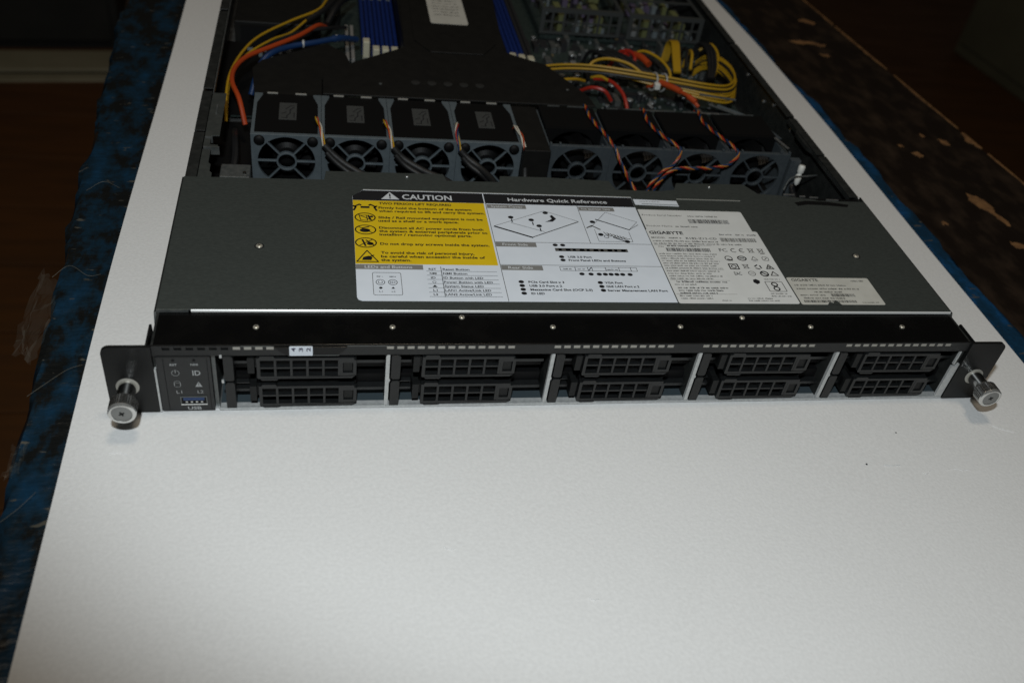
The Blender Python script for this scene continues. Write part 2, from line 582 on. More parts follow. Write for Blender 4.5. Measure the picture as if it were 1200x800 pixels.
# big flakes
blob(0, 0, [(378, 243), (388, 236), (392, 222), (389, 212), (394, 196), (390, 187), (386, 197), (384, 212), (377, 218), (374, 232)], 1)
blob(0, 0, [(336, 536), (352, 540), (370, 536), (384, 530), (378, 524), (362, 530), (345, 528)], 2)
blob(0, 0, [(374, 596), (384, 602), (396, 590), (390, 584), (380, 590)], 3)
blob(0, 0, [(362, 306), (370, 307), (372, 299), (366, 296)], 4)
blob(0, 0, [(402, 332), (410, 330), (411, 320), (404, 322)], 5)
blob(0, 0, [(374, 172), (382, 170), (396, 158), (404, 150), (398, 150), (384, 160), (374, 164)], 6)
blob(0, 0, [(388, 340), (391, 342), (393, 336), (389, 334)], 7)
blob(0, 0, [(362, 506), (372, 507), (374, 501), (366, 499)], 8)
blob(0, 0, [(356, 318), (359, 320), (361, 315), (357, 313)], 9)
blob(0, 0, [(330, 196), (334, 198), (336, 192), (331, 191)], 10)
# the worn arris along the far edge
r_ = random.Random(21)
y = 130.0
while y < 640:
    ln = r_.uniform(25, 70)
    a = []
    n = 8
    wv = r_.choice((0.9, 1.4, 2.2, 4.2, 5.5))
    for k in range(n + 1):
        yy = y + ln * k / n
        a.append((bench_right(yy) + 1.2, yy))
    b = [(x - 1.2 - wv * (0.2 + 0.8 * math.sin(math.pi * (k + 0.3) / (n + 1))) * r_.uniform(0.35, 1.5), yy) for k, (x, yy) in enumerate(a)]
    wb(MB().prism(a + b[::-1], TOP - 6, TOP + 0.45), 'chipped_edge', 'raw_wood')
    y += ln * r_.uniform(0.8, 1.3)
tag(bench, 'dark brown worn workbench with flaked paint, carrying the white foam sheet', 'workbench')

# ------------------------------------------------------------------ blue plastic film under the foam
def film():
    nx0 = [-330 + 2.5 * i for i in range(32)]
    xs = sorted(set(nx0 + [-245 + 45 * i for i in range(12)] + [268 + 3.0 * i for i in range(17)]))
    ysf = [-420 + 6.5 * i for i in range(204)]
    mb = MB()
    idx = {}
    for j, yv in enumerate(ysf):
        redge = 315 + 9 * noise.noise(Vector((yv * 0.012, 3.1, 0))) + 4 * noise.noise(Vector((yv * 0.06, 1.1, 0))) - max(0, (yv - 150)) * 0.035
        le = bench_left(yv) + 4 * noise.noise(Vector((yv * 0.02, 9.1, 0)))
        for i, xv in enumerate(xs):
            x_ = min(xv, redge)
            z_ = TOP + 0.35
            if xv < -255:
                t = min(1.0, (-255 - xv) / 14)
                n1 = noise.noise(Vector((xv * 0.06, yv * 0.02, 0.3))) + 0.6 * noise.noise(Vector((xv * 0.2, yv * 0.12, 4.3)))
                z_ += t * max(-0.1, 1.0 * n1 + 0.5)
            if xv < le:                 # hangs over the edge
                d = le - xv
                x_ = le - 1.5 - 2.0 * noise.noise(Vector((yv * 0.04, d * 0.05, 7))) - 0.5
                z_ = TOP + 0.3 - d * 2.2
            if xv > 296:
                z_ += 0.5 * max(0, noise.noise(Vector((xv * 0.1, yv * 0.03, 2))))
            idx[i, j] = len(mb.v)
            mb.v.append((x_, yv, z_))
    for j in range(len(ysf) - 1):
        for i in range(len(xs) - 1):
            mb.f.append((idx[i, j], idx[i + 1, j], idx[i + 1, j + 1], idx[i, j + 1]))
            mb.m.append(0)
    o = mb.build('plastic_film', 'blue_film', None, smooth=True)
    so = o.modifiers.new('thickness', 'SOLIDIFY')
    so.thickness = 0.25 * S
    so.offset = 1
    tag(o, 'scuffed dark blue plastic film spread over the bench under the foam sheet', 'plastic film')
film()

def scrap(name, label, cx, cy, cz, sx, sy, sz, seed, m='clear_film'):
    mb = MB()
    n = 16
    for j in range(n + 1):
        for i in range(n + 1):
            u, v = i / n - 0.5, j / n - 0.5
            p = Vector((u * 3.0 + seed, v * 3.0, seed * 1.7))
            q = noise.noise_vector(p) * 0.5 + noise.noise_vector(p * 2.7) * 0.35
            mb.v.append((u * sx + q.x * sx * 0.5, v * sy + q.y * sy * 0.3, q.z * sz + sz * 0.5))
    for j in range(n):
        for i in range(n):
            a = j * (n + 1) + i
            mb.f.append((a, a + 1, a + n + 2, a + n + 1))
            mb.m.append(0)
    o = mb.build(name, m, None, loc=(cx, cy, cz))
    tag(o, label, 'plastic scrap')
    return o
scrap('plastic_scrap', 'crumpled clear plastic scrap at the left bench edge beside the rack ear', -293, 80, -8, 13, 70, 9, 2.3)
scrap('plastic_scrap', 'small clear plastic shred near the front of the left bench edge', -280, -28, -6, 7, 22, 5, 5.1)

def strand(label, pts):
    o = MB().tube(spline(pts, 2), 0.13, 5).build('plastic_strand', 'strand', None)
    tag(o, label, 'strand', 'loose strands along the left bench edge')
zt = TOP + 2
strand('longest loose plastic strand, level with the left rack ear', [(-284, 14, zt), (-276, 20, zt + 3), (-268, 30, zt + 3), (-262, 36, zt + 1)])
strand('loose plastic strand nearest the camera on the blue film', [(-279, -66, zt), (-272, -60, zt + 2), (-266, -50, zt + 2)])
strand('loose plastic strand curling beside the crumpled clear scrap', [(-292, 112, zt), (-283, 118, zt + 4), (-272, 110, zt + 3), (-266, 114, zt + 1)])
strand('loose plastic strand farthest back on the blue film', [(-290, 205, zt), (-280, 212, zt + 3), (-270, 208, zt + 1)])

# ------------------------------------------------------------------ foam sheet
def foam():
    # cut edges, not ruler straight
    Lp = [(-249, -430), (-253.5, -260), (-256.3, -142), (-258.0, -58), (-259.4, 2), (-260.6, 65), (-261.3, 130), (-261.2, 230), (-260.8, 356), (-261.2, 528), (-262, 830)]
    Rp = [(293, -430), (294.4, -150), (295.2, 50), (295.3, 119), (295.6, 181), (296.4, 264), (297.0, 336), (296.2, 420), (294.2, 512), (288, 628), (280, 830)]
    def interp(pts, y):
        for k in range(len(pts) - 1):
            a, b = pts[k], pts[k + 1]
            if a[1] <= y <= b[1]:
                m0 = (b[0] - pts[max(k - 1, 0)][0]) / (b[1] - pts[max(k - 1, 0)][1])
                e_ = pts[min(k + 2, len(pts) - 1)]
                m1 = (e_[0] - a[0]) / (e_[1] - a[1])
                hh = b[1] - a[1]
                t = (y - a[1]) / hh
                return (2 * t ** 3 - 3 * t * t + 1) * a[0] + (t ** 3 - 2 * t * t + t) * hh * m0 + (-2 * t ** 3 + 3 * t * t) * b[0] + (t ** 3 - t * t) * hh * m1
        return pts[-1][0]
    mb = MB()
    nx, ny = 130, 290
    for j in range(ny + 1):
        y_ = -430 + 1260 * j / ny
        l, r = interp(Lp, y_), interp(Rp, y_)
        for i in range(nx + 1):
            x_ = l + (r - l) * i / nx
            z_ = -0.25 + 0.22 * noise.noise(Vector((x_ * 0.012, y_ * 0.012, 0)))
            if y_ < -8:      # the loose front of the sheet is slightly wavy
                k_ = min(1, (-8 - y_) / 40)
                z_ += k_ * (0.55 * noise.noise(Vector((x_ * 0.011, y_ * 0.016, 5))) + 0.10 * noise.noise(Vector((x_ * 0.05, y_ * 0.06, 8))))
            mb.v.append((x_, y_, z_))
    for j in range(ny):
        for i in range(nx):
            a = j * (nx + 1) + i
            mb.f.append((a, a + 1, a + nx + 2, a + nx + 1))
            mb.m.append(0)
    o = mb.build('foam_sheet', 'foam', None, smooth=True)
    so = o.modifiers.new('thickness', 'SOLIDIFY')
    so.thickness = 3.0 * S
    so.offset = -1
    es = o.modifiers.new('crisp_rim', 'EDGE_SPLIT')
    es.split_angle = R(40)
    # short dents and pulled fibres in the skin of the foam
    for q in [[(157.1, -50.3), (161.3, -51.1), (166.7, -50.7)], [(177.5, -56.6), (178.9, -57.9), (182.2, -55.6)], [(191.6, -55.4), (198.1, -55.0), (201.5, -56.4)], [(201.5, -56.4), (204.5, -55.9), (206.3, -57.2)], [(218.2, -59.5), (220.4, -60.2), (222.2, -59.1)], [(240.2, -23.5), (243.5, -26.3), (250.7, -29.2)], [(-24.0, -121.6), (-21.9, -122.6), (-19.4, -122.3)], [(-85.7, -90.3), (-82.7, -91.9), (-80.7, -91.5)], [(-230.1, -28.6), (-234.1, -27.3), (-238.6, -27.7)]]:
        MB().tube(spline([(x, y, -0.12 + 0.1 * noise.noise(Vector((x, y, 0)))) for x, y in q], 1.0), 0.26, 5).build('crease', 'foam', o, smooth=True)
    tag(o, 'white packing foam sheet laid over the bench under the open server', 'foam sheet')
foam()
sp = MB().lathe([(0.1, 0.3), (0.45, 0.25), (0.55, 0.0)], (0, 0, 0), 'z', 8).build('dirt_speck', 'deep_black', None, loc=(147.2, -49.6, -0.2))
sp2 = MB().lathe([(0.1, 0.25), (0.35, 0.2), (0.45, 0.0)], (0, 0, 0), 'z', 8).build('dirt_speck', 'deep_black', None, loc=(176.2, -27.2, -0.2))
tag(sp2, 'black speck of dirt on the foam nearer the server front', 'speck')
tag(sp, 'black speck of dirt on the foam, the one farther from the server front', 'speck')

# ================================================================== THE SERVER
srv = empty('rack_server', (0, 0, 0))
tag(srv, 'open black one-unit rack server with caution label, drive trays and exposed fans', 'server')

FL = 1.2       # top of the chassis floor
# chassis pan
MB().box(-218.4, 218.4, 1.2, 720, 0.2, FL).build('chassis_floor', 'steel', srv)
MB().box(-190.5, 219.0, -0.6, 1.0, 0.1, 1.4).build('front_sill', 'steel_edge', srv, bevel=0.3)
# side walls with rolled top flange
def wall(side):
    s = side
    mb = MB()
    X = lambda a, b: (min(s * a, s * b), max(s * a, s * b))
    x0, x1 = X(219.0, 217.8)
    mb.box(x0, x1, 1.2, 722, 0.3, 43.0)
    x0, x1 = X(219.0, 212.6)
    for (ya, yb) in ((150, 205), (207, 262), (266, 400), (404, 722)):
        mb.box(x0, x1, ya, yb, 43.0, 43.7)
    o = mb.build('side_wall', 'wall_steel', srv, bevel=0.25)
    return o
wl = wall(-1)
wr = wall(1)
def bracket(poly, z0, z1, m='steel_dull', name='wall_bracket', parent=None):
    return MB().prism(poly, z0, z1).build(name, m, parent or srv, bevel=0.2)
bracket([(-212.4, 150), (-204.5, 150), (-204.5, 158), (-206, 160), (-206, 168), (-207.5, 170), (-207.5, 186), (-212.4, 186)], 41.6, 42.5, 'bracket_steel')
bracket([(-212.4, 189), (-203.5, 189), (-203.5, 191.5), (-208.5, 192), (-208.5, 203), (-203.5, 203.5), (-203.5, 262), (-212.4, 262)], 41.6, 42.5, 'bracket_steel')
MB().box(-212.0, -202.5, 187.0, 188.2, 38, 43.2).build('bent_tab', 'steel_dull', srv)
MB().box(-212.0, -207.5, 199.6, 200.6, 39, 43.4).build('bent_tab', 'steel_dull', srv)
MB().box(-208.3, -207.3, 232, 244, 40, 43.4).build('bent_tab', 'steel_dull', srv)
MB().box(-212.3, -211.6, 262, 720, 40.5, 43.4).build('hem', 'steel_dull', srv)
bracket([(212.4, 150), (212.4, 215), (210.4, 220), (210.4, 240), (212.4, 246), (212.4, 262)] + [(212.5, 262), (212.5, 150)], 40, 43.0, 'wall_steel')
for (x, y, z) in ((210.8, 262, 34), (210.8, 300, 36), (210.8, 318, 30), (209, 205, 38), (210.8, 360, 34)):
    MB().lathe([(1.5, 0), (1.5, -0.7), (0.8, -1.1)], (217.7, y, z), 'x', 10).build('rivet', 'steel', srv, smooth=True)
for (y, z) in ((298, 36), (330, 30), (420, 34)):
    MB().lathe([(1.5, 0), (1.5, 0.7), (0.8, 1.1)], (-217.7, y, z), 'x', 10).build('rivet', 'steel', srv, smooth=True)
# rear panel with port openings
mb = MB()
mb.box(-218, 218, 720.5, 722, 0.3, 6).box(-218, 218, 720.5, 722, 38, 43)
for i in range(12):
    mb.box(-218 + i * 38, -206 + i * 38, 720.5, 722, 6, 38)
mb.build('rear_panel', 'steel_dull', srv)

# ---- top cover over the drive bays
def cover_outline():
    return [(-219.4, 25.7), (219.4, 25.7), (219.4, 143.3), (186, 143.3), (184, 144.5), (160, 148.5), (144.5, 150), (138, 161), (90, 160.0),
            (86, 151.5), (77, 149.5), (46, 149.5), (43.5, 160), (2, 162), (-28.5, 161.8), (-30, 154.5), (-63.5, 154.0), (-65, 161.8),
            (-137.5, 161.2), (-138.5, 151.0), (-219.4, 150.0)]
cov = MB().prism(cover_outline(), 43.45, 44.35).build('top_cover', 'cover_steel', srv, bevel=0.22)
# bare bent lip catching the light along the front edge
MB().prism([(25.2, 42.95), (25.65, 42.95), (25.65, 44.4), (25.58, 44.4), (25.2, 44.0)], -203.0, 219.2, 'x').build('cover_lip', 'lip_steel', srv)
MB().box(-219.3, -204.2, 25.0, 25.6, 42.9, 44.2).build('cover_lip', 'steel_dull', srv)
for s in (-1, 1):
    x0, x1 = sorted((s * 220.2, s * 219.45))
    MB().box(x0, x1, 25.0, 149.5, 30, 44.1).build('cover_flange', 'wall_steel', srv)
    MB().prism([(22.5, 30), (26, 30), (26, 43.5), (24.8, 43.5), (22.5, 38)], x0 - 0.2, x1 + 0.2, 'x').build('cover_hook', 'steel_dull', srv)

def screw(x, y, z, r=1.7, m='brass_screw', a=0.3, parent=None):
    mb = MB()
    mb.lathe([(r, 0.0), (r, 0.35), (r * 0.8, 0.75), (r * 0.35, 0.95)], (0, 0, 0), 'z', 16)
    o = mb.build('screw', m, parent or srv, smooth=True, loc=(x, y, z))
    o.rotation_euler = (0, 0, a)
    c = MB().box(-r * .45, r * .45, -.15, .15, 0.86, 0.99).box(-.15, .15, -r * .45, r * .45, 0.86, 1.0).build('cross_slot', 'deep_black', o)
    return o
for i, (x, y) in enumerate(((-173.1, 80.3), (183.8, 79.8))):
    # sunk screw in a dished seat
    screw(x, y, 44.36, 1.8, a=0.5 + i)
    MB().band([(2.7 * math.cos(2 * math.pi * k / 24), 2.7 * math.sin(2 * math.pi * k / 24)) for k in range(24)],
              [(1.95 * math.cos(2 * math.pi * k / 24), 1.95 * math.sin(2 * math.pi * k / 24)) for k in range(24)], 0, 0.12).build('screw_seat', 'wall_steel', srv, loc=(x, y, 44.36))
screw(-88, 157, 44.36, 1.2, 'steel', 0.2)
screw(112, 156, 44.36, 1.2, 'steel', 0.7)

# ---- black strip in front of the cover
MB().prism([(-218.8, 0.6), (218.8, 0.6), (218.8, 24.5), (-218.8, 24.5)], 40.6, 42.85).build('front_strip', 'black_gloss', srv, bevel=0.35)
for i, (x, y) in enumerate(((-171.5, 13.8), (-104.9, 13.8), (-68.7, 21.6), (-21.5, 13.8), (49.2, 14.0), (87.6, 21.6), (125.6, 13.8), (182.1, 13.8))):
    screw(x, y, 42.8, 1.5, a=0.35 * i)

# ---- front bezel: top rail with a row of slots, bare metal behind
slots = []
def run(x0, n, p=5.1):
    return [x0 + p * i for i in range(n)]
dark_slots = run(-212.2, 6, 5.35)
light_slots = run(-180.0, 4, 5.2) + run(-106.6, 13) + run(-21.2, 13) + run(60.0, 13) + run(143.5, 13)
allsl = sorted(dark_slots + light_slots)
mb = MB()
mb.box(-218.8, 218.9, 0.0, 2.0, 36.6, 40.2)
x = -218.8
for s_ in allsl:
    mb.box(x, s_ - 1.75, 0.0, 2.0, 40.2, 42.2)
    x = s_ + 1.75
mb.box(x, 218.9, 0.0, 2.0, 40.2, 42.2)
mb.box(-218.8, 218.9, 0.0, 2.0, 42.2, 42.8)
mb.build('top_rail', 'rail_black', srv)
for s_ in light_slots:
    MB().box(s_ - 1.72, s_ + 1.72, 0.15, 2.3, 40.25, 42.15).build('slot_insert', 'slot_metal', srv)
for s_ in dark_slots:
    MB().box(s_ - 1.72, s_ + 1.72, 1.2, 2.3, 40.25, 42.15).build('slot_insert', 'usb_blue' if s_ > 0 else 'chip', srv)
for (xa, xb) in ((-178, -164), (-128, -108)):
    MB().box(xa, xb, -0.12, 0.5, 42.3, 42.75).build('worn_edge', 'steel_dull', srv)

# pull-out information tab with its white sticker
tabp = MB()
tabp.prism([(-162.5, 42.6), (-160, 39.5), (-156.5, 37.2), (-133, 37.2), (-129.5, 39.5), (-127.5, 42.6)], -0.9, 0.0, 'y')
tb = tabp.build('pull_tab', 'black_gloss', srv, bevel=0.2)
MB().box(-155.8, -131.5, -1.15, -0.9, 37.2, 37.5).build('tab_edge', 'steel_dull', tb)
MB().prism(rrect(-155.3, -144.2, 37.4, 43.3, 0.6), -1.25, -0.95, 'y').build('tag_sticker', 'label_white', tb)
p = Print(-1.3, 'front')
for i, xx in enumerate((-152.9, -149.4, -145.8)):
    p.text('432'[i], 40.1, 42.6, xx + 0.5, 1.9, 'ink_blue', 0.03, rot=1)
p.build('tag_print', tb)

# ---- rack ears with captive thumb screws
def ear(s):
    x0, x1 = (-241.3, -218.9) if s < 0 else (219.0, 241.3)
    cx = s * 231.8
    cz = 18.2
    n = 40
    out = rrect(x0, x1, 0.6, 43.0, 4.0, 6, (1, 0, 0, 1) if s < 0 else (0, 1, 1, 0))
    # outline resampled by angle round the hole
    def hit(a):
        d = (math.cos(a), math.sin(a))
        best = 1e9
        for (ax, ay), (bx, by) in zip(out, out[1:] + out[:1]):
            ex, ey = bx - ax, by - ay
            den = d[0] * ey - d[1] * ex
            if abs(den) < 1e-9:
                continue
            t = ((ax - cx) * ey - (ay - cz) * ex) / den
            u = ((ax - cx) * d[1] - (ay - cz) * d[0]) / den
            if t > 0 and -1e-6 <= u <= 1 + 1e-6:
                best = min(best, t)
        return (cx + d[0] * best, cz + d[1] * best)
    angs = sorted(set([math.atan2(b - cz, a - cx) % (2 * math.pi) for a, b in out] + [2 * math.pi * k / n for k in range(n)]))
    o_ = [hit(a) for a in angs]
    i_ = [(cx + 4.6 * math.cos(a), cz + 4.6 * math.sin(a)) for a in angs]
    e = MB().band(o_, i_, -1.2, 0.8, 'y').build('rack_ear', 'ear_black', srv, bevel=0.3)
    # side bracket that carries the ear along the wall
    xa, xb = (-221.4, -220.3) if s < 0 else (220.3, 221.4)
    MB().prism([(0.9, 0.8), (60, 0.8), (60, 29.5), (18, 29.5), (16, 43.0), (0.9, 43.0)], xa, xb, 'x').build('ear_bracket', 'ear_black', srv)
    t = MB().lathe([(4.2, 2.5), (4.2, -12.5)], (cx, 0, cz), 'y', 28).build('thumb_screw', 'shank_steel', srv, smooth=True)
    MB().lathe([(5.4, -1.25), (5.4, -1.6), (5.2, -1.75), (4.3, -1.75)], (cx, 0, cz), 'y', 32).build('washer', 'slot_metal', t, smooth=True)
    MB().lathe([(4.25, -10.2), (4.8, -10.5), (4.8, -11.6), (4.25, -11.9)], (cx, 0, cz), 'y', 28).build('collar', 'knurl', t, smooth=True)
    # knurled grip: alternating radius round the barrel
    n = 72
    mb = MB()
    hs = [(-11.8, 5.3), (-12.6, 6.5), (-18.4, 6.5), (-18.9, 6.4)]
    for h, rr in hs:
        for k in range(n):
            a = 2 * math.pi * k / n
            q = rr - (0.22 if (k % 2 and h in (-12.6, -18.4)) else 0)
            mb.v.append((cx + q * math.cos(a), h, cz + q * math.sin(a)))
    for i in range(len(hs) - 1):
        for k in range(n):
            j = (k + 1) % n
            mb.f.append((i * n + k, i * n + j, (i + 1) * n + j, (i + 1) * n + k))
            mb.m.append(0)
    mb.build('knurled_grip', 'knurl', t)
    MB().lathe([(6.45, -18.8), (6.35, -19.7), (5.8, -20.1), (4.9, -20.1), (4.7, -19.9)], (cx, 0, cz), 'y', 40, cap=False).build('rim', 'rim_steel', t, smooth=True)
    MB().lathe([(4.72, -19.3), (4.72, -19.8), (4.4, -19.9), (0.2, -19.9)], (cx, 0, cz), 'y', 32, cap=False).build('screw_face', 'face_steel', t, smooth=True)
    a = 0.5
    mb = MB()
    for k in range(2):
        c_, s__ = math.cos(a + k * math.pi / 2), math.sin(a + k * math.pi / 2)
        L, W = 1.35, 0.34
        pts = [(-L, -W), (L, -W), (L, W), (-L, W)]
        mb.prism([(cx + u * c_ - v * s__, cz + u * s__ + v * c_) for u, v in pts], -20.06 - 0.02 * k, -19.8, 'y')
    mb.build('cross_slot', 'deep_black', t)
ear(-1)
ear(1)

# ---- control panel
cp = MB().prism([(-217.6, 0.4), (-192.6, 0.4), (-192.6, 36.4), (-217.6, 36.4)], -0.6, 1.5, 'y').build('control_panel', 'plastic_charcoal', srv, bevel=0.3)
MB().box(-218.75, -217.85, -0.9, 2.0, 0.3, 28.5).build('edge_strip', 'steel_edge', srv)
for (x, z) in ((-209.6, 34.4), (-200.0, 34.4)):
    MB().lathe([(0.75, 0.0), (0.75, -0.1)], (x, -0.62, z), 'y', 14).build('pin_hole', 'deep_black', cp)
for x in (-214.3, -194.3):
    MB().box(x, x + 0.3, -0.68, -0.6, 1.5, 35.5).build('panel_groove', 'deep_black', cp)
p = Print(-0.72, 'front')
p.text('RST', -211.3, -208.0, 31.0, 1.3, 'ink_panel', 0.03)
p.text('NMI', -201.8, -198.4, 31.0, 1.3, 'ink_panel', 0.03)
p.ring(-209.2, 26.2, 1.75, 0.32, 'ink_panel', 24, 120, 420)
p.line([(-209.2, 26.3), (-209.2, 28.4)], 0.32, 'ink_panel')
p.text('ID', -201.4, -197.6, 24.6, 3.2, 'ink_panel', 0.02)
p.ring(-209.0, 20.3, 1.4, 0.28, 'ink_panel', 20, ry=0.6)
p.line([(-210.4, 20.3), (-210.4, 17.6)], 0.28, 'ink_panel')
p.line([(-207.6, 20.3), (-207.6, 17.6)], 0.28, 'ink_panel')
p.ring(-209.0, 17.6, 1.4, 0.28, 'ink_panel', 20, 180, 360, ry=0.6)
p.poly([(-200.8, 17.0), (-197.4, 17.0), (-199.1, 20.4)], 'ink_panel')
p.text('L1', -209.9, -207.3, 12.6, 2.0, 'ink_panel', 0.0)
p.text('L2', -200.0, -197.3, 12.6, 2.0, 'ink_panel', 0.0)
p.text('USB', -205.6, -199.0, 1.4, 2.1, 'ink_panel', 0.03)
p.build('panel_print', cp)
p = Print(-0.78, 'front')
p.line([(-199.1, 18.4), (-199.1, 19.5)], 0.35, 'chip')
p.disc(-199.1, 17.8, 0.22, 'chip', 8)
p.build('warning_mark', cp)
# usb port: shell, blue tongue, contacts
us = MB()
us.box(-208.6, -195.8, -1.0, 3.0, 5.0, 5.5).box(-208.6, -195.8, -1.0, 3.0, 10.0, 10.5).box(-208.6, -208.1, -1.0, 3.0, 5.5, 10.0).box(-196.3, -195.8, -1.0, 3.0, 5.5, 10.0)
uo = us.build('usb_port', 'steel_dull', cp)
MB().box(-208.4, -196.0, -1.1, -0.9, 4.95, 5.5).build('shell_glint', 'lip_steel', uo)  # pale bar paints the bright glint on the shell's lower edge
MB().box(-207.9, -196.5, -0.66, -0.62, 5.55, 9.95).build('usb_cavity', 'deep_black', uo)
MB().box(-207.2, -197.2, -0.95, -0.67, 7.9, 9.7).build('usb_tongue', 'usb_blue', uo)
for i in range(4):
    MB().box(-206.2 + i * 2.4, -205.2 + i * 2.4, -0.9, -0.7, 6.3, 7.2).build('usb_contact', 'steel', uo)

# ---- drive bays
D = [-189.5, -108.4, -23.6, 57.3, 137.6]
D_END = 217.7
MB().box(-190, 216, 1.1, 3.6, 1.22, 1.6).build('floor_reflection', 'steel_edge', srv)  # pale strip paints the reflection on the front of the bay floor
MB().box(-190, 216, 3.7, 146, 1.22, 1.5).build('bay_floor', 'bay_steel', srv)  # rest of the bay floor, its shade put into a darker colour
# back wall of the bays
MB().box(-190, 217, 146, 148, 1.3, 43.0).build('backplane', 'deep_black', srv)
MB().box(-192.4, -190.6, 2.0, 146, 1.3, 40.4).build('bay_wall', 'steel_dull', srv)
pillar_parts = None
for i, d in enumerate(D):
    if i:
        # folded steel divider: bright front edge with a small dent in it
        mb = MB()
        mb.prism([(d, 1.75), (d + 1.9, 1.75), (d + 1.9, 18), (d + 2.5, 19.3), (d + 1.9, 20.6), (d + 1.9, 36.4), (d + 0.5, 36.4), (d, 35.2)], -0.3, 1.6, 'y')
        bd = mb.build('bay_divider', 'steel_edge', srv)
        MB().box(d + 0.1, d + 1.3, 1.65, 145.5, 1.3, 40.3).build('divider_plate', 'wall_steel', bd)  # plate of the same divider, bay shade put into its near-black colour
    else:
        for z in (18.9, 35.4):
            MB().box(d + 1.3, d + 2.4, -0.4, 0.4, z, z + 1.8).build('divider_tip', 'steel_edge', srv)
    x0, x1 = d + 2.7, d + 7.4
    for ph in (0, 1):
      pl = MB()
      (pl.prism([(x0, 21.3), (x0 + 1.0, 20.2), (x1 - .6, 20.2), (x1, 21.0), (x1, 35.6), (x1 - 1, 36.4), (x0, 36.4)], -0.6, 7.0, 'y') if ph else
       pl.prism([(x0, 1.75), (x1, 1.75), (x1, 18.4), (x1 - .6, 19.0), (x0 + 1.0, 19.0), (x0, 17.6)], -0.6, 7.0, 'y'))
      pl.build('latch_pillar', 'rail_black', srv, bevel=0.25)
# steel wall closing the last bay
mb = MB()
mb.prism([(214.4, 1.75), (218.6, 1.75), (218.6, 27.0), (217.9, 27.0), (217.4, 25.2), (214.4, 25.2)], -0.5, 1.0, 'y')
mb.prism([(214.6, 26.6), (215.8, 26.6), (215.8, 36.3), (214.9, 36.3)], -0.2, 1.0, 'y')
bw = mb.build('bay_wall', 'steel_edge', srv)
MB().box(216.0, 216.9, 1.3, 145.5, 1.3, 40.3).build('wall_plate', 'wall_steel', bw)  # shade put into the colour here as on the divider plates

def tray_meshes():
    out = {}
    mb = MB()
    # open grille: frame and bars round two rows of five openings, then the plate of the button
    X0, X1, Z0, Z1 = 0.0, 48.2, 0.0, 13.6
    cols = [1.6 + 7.75 * k for k in range(6)]          # left sides of the openings; the sixth is the button field
    mb.prism([(0.6, Z0), (X1 - 2.2, Z0), (X1, Z0 + 2.0), (X1, Z0 + 1.6 + 0.001), (X1 - 1.7, Z0 + 1.6), (X0, Z0 + 1.6), (X0, Z0 + .6)], 2.6, 5.6, 'y')
    mb.box(X0, X1 - 1.2, 2.6, 5.6, Z1 - 1.5, Z1)
    mb.box(X0, 1.6, 2.6, 5.6, Z0 + 1.6, Z1 - 1.5)
    for k in range(1, 6):
        mb.box(cols[k] - 1.15, cols[k], 2.7, 5.6, Z0 + 1.6, Z1 - 1.5)
    mb.box(1.6, cols[5] - 1.15, 3.0, 5.4, 6.35, 7.35)
    mb.box(cols[5], X1, 2.6, 5.6, Z0 + 1.6, 3.6).box(cols[5], X1, 2.6, 5.6, 10.3, Z1 - 1.5)
    mb.box(cols[5], cols[5] + 1.2, 2.6, 5.6, 3.6, 10.3).box(X1 - 1.6, X1, 2.6, 5.6, 3.6, 10.3)
    mb.prism([(1.0, Z1), (9.0, Z1), (8.2, Z1 + 1.3), (1.8, Z1 + 1.3)], 2.4, 5.4, 'y')
    mb.prism([(2.2, Z0 - 1.0), (9.2, Z0 - 1.0), (10.2, Z0), (1.4, Z0)], 2.4, 5.4, 'y')
    out['bezel'] = mb.mesh('drive_tray', 'plastic_charcoal')
    out['button'] = MB().prism(rrect(41.9, 46.2, 4.1, 9.8, 0.5, 3), 3.4, 5.4, 'y').mesh('release_button', 'plastic_black')
    c = MB()
    c.box(-12.0, 64.5, 12.0, 110, -0.6, 13.2)
    out['carrier'] = c.mesh('carrier', 'deep_black')
    out['rail'] = MB().box(48.6, 64.4, 8.0, 12.0, 5.4, 7.2).mesh('guide_rail', 'plastic_charcoal')
    out['rail2'] = MB().box(-11.5, -5.0, 8.0, 12.0, 5.6, 7.2).mesh('guide_rail', 'plastic_charcoal')
    out['rail3'] = MB().box(-11.5, -5.0, 9.5, 12.0, 9.4, 10.2).mesh('guide_rail', 'plastic_charcoal')
    c = MB()
    c.box(-4.4, -1.2, 3.4, 12.0, 3.0, 13.0).box(-4.4, 0.0, 5.6, 8.0, 5.0, 11.5)
    out['lever'] = c.mesh('lever', 'plastic_black')
    c = MB()
    c.box(0.5, 48.0, 7.0, 12.0, 0.3, 13.2)
    out['back'] = c.mesh('dark_backing', 'deep_black')  # black backing added to keep the grille openings dark
    return out
TM = tray_meshes()
for i, d in enumerate(D):
    for j, z in enumerate((2.5, 21.3)):
        loc = (d + 18.3 + (0.4 if j == 0 else 0), -2.9, z)
        t = link('drive_tray', TM['bezel'], srv, loc)
        for nm, key in (('release_button', 'button'), ('carrier', 'carrier'), ('guide_rail', 'rail'), ('guide_rail', 'rail2'), ('guide_rail', 'rail3'), ('lever', 'lever'), ('grille_back', 'back')):
            link(nm, TM[key], t)

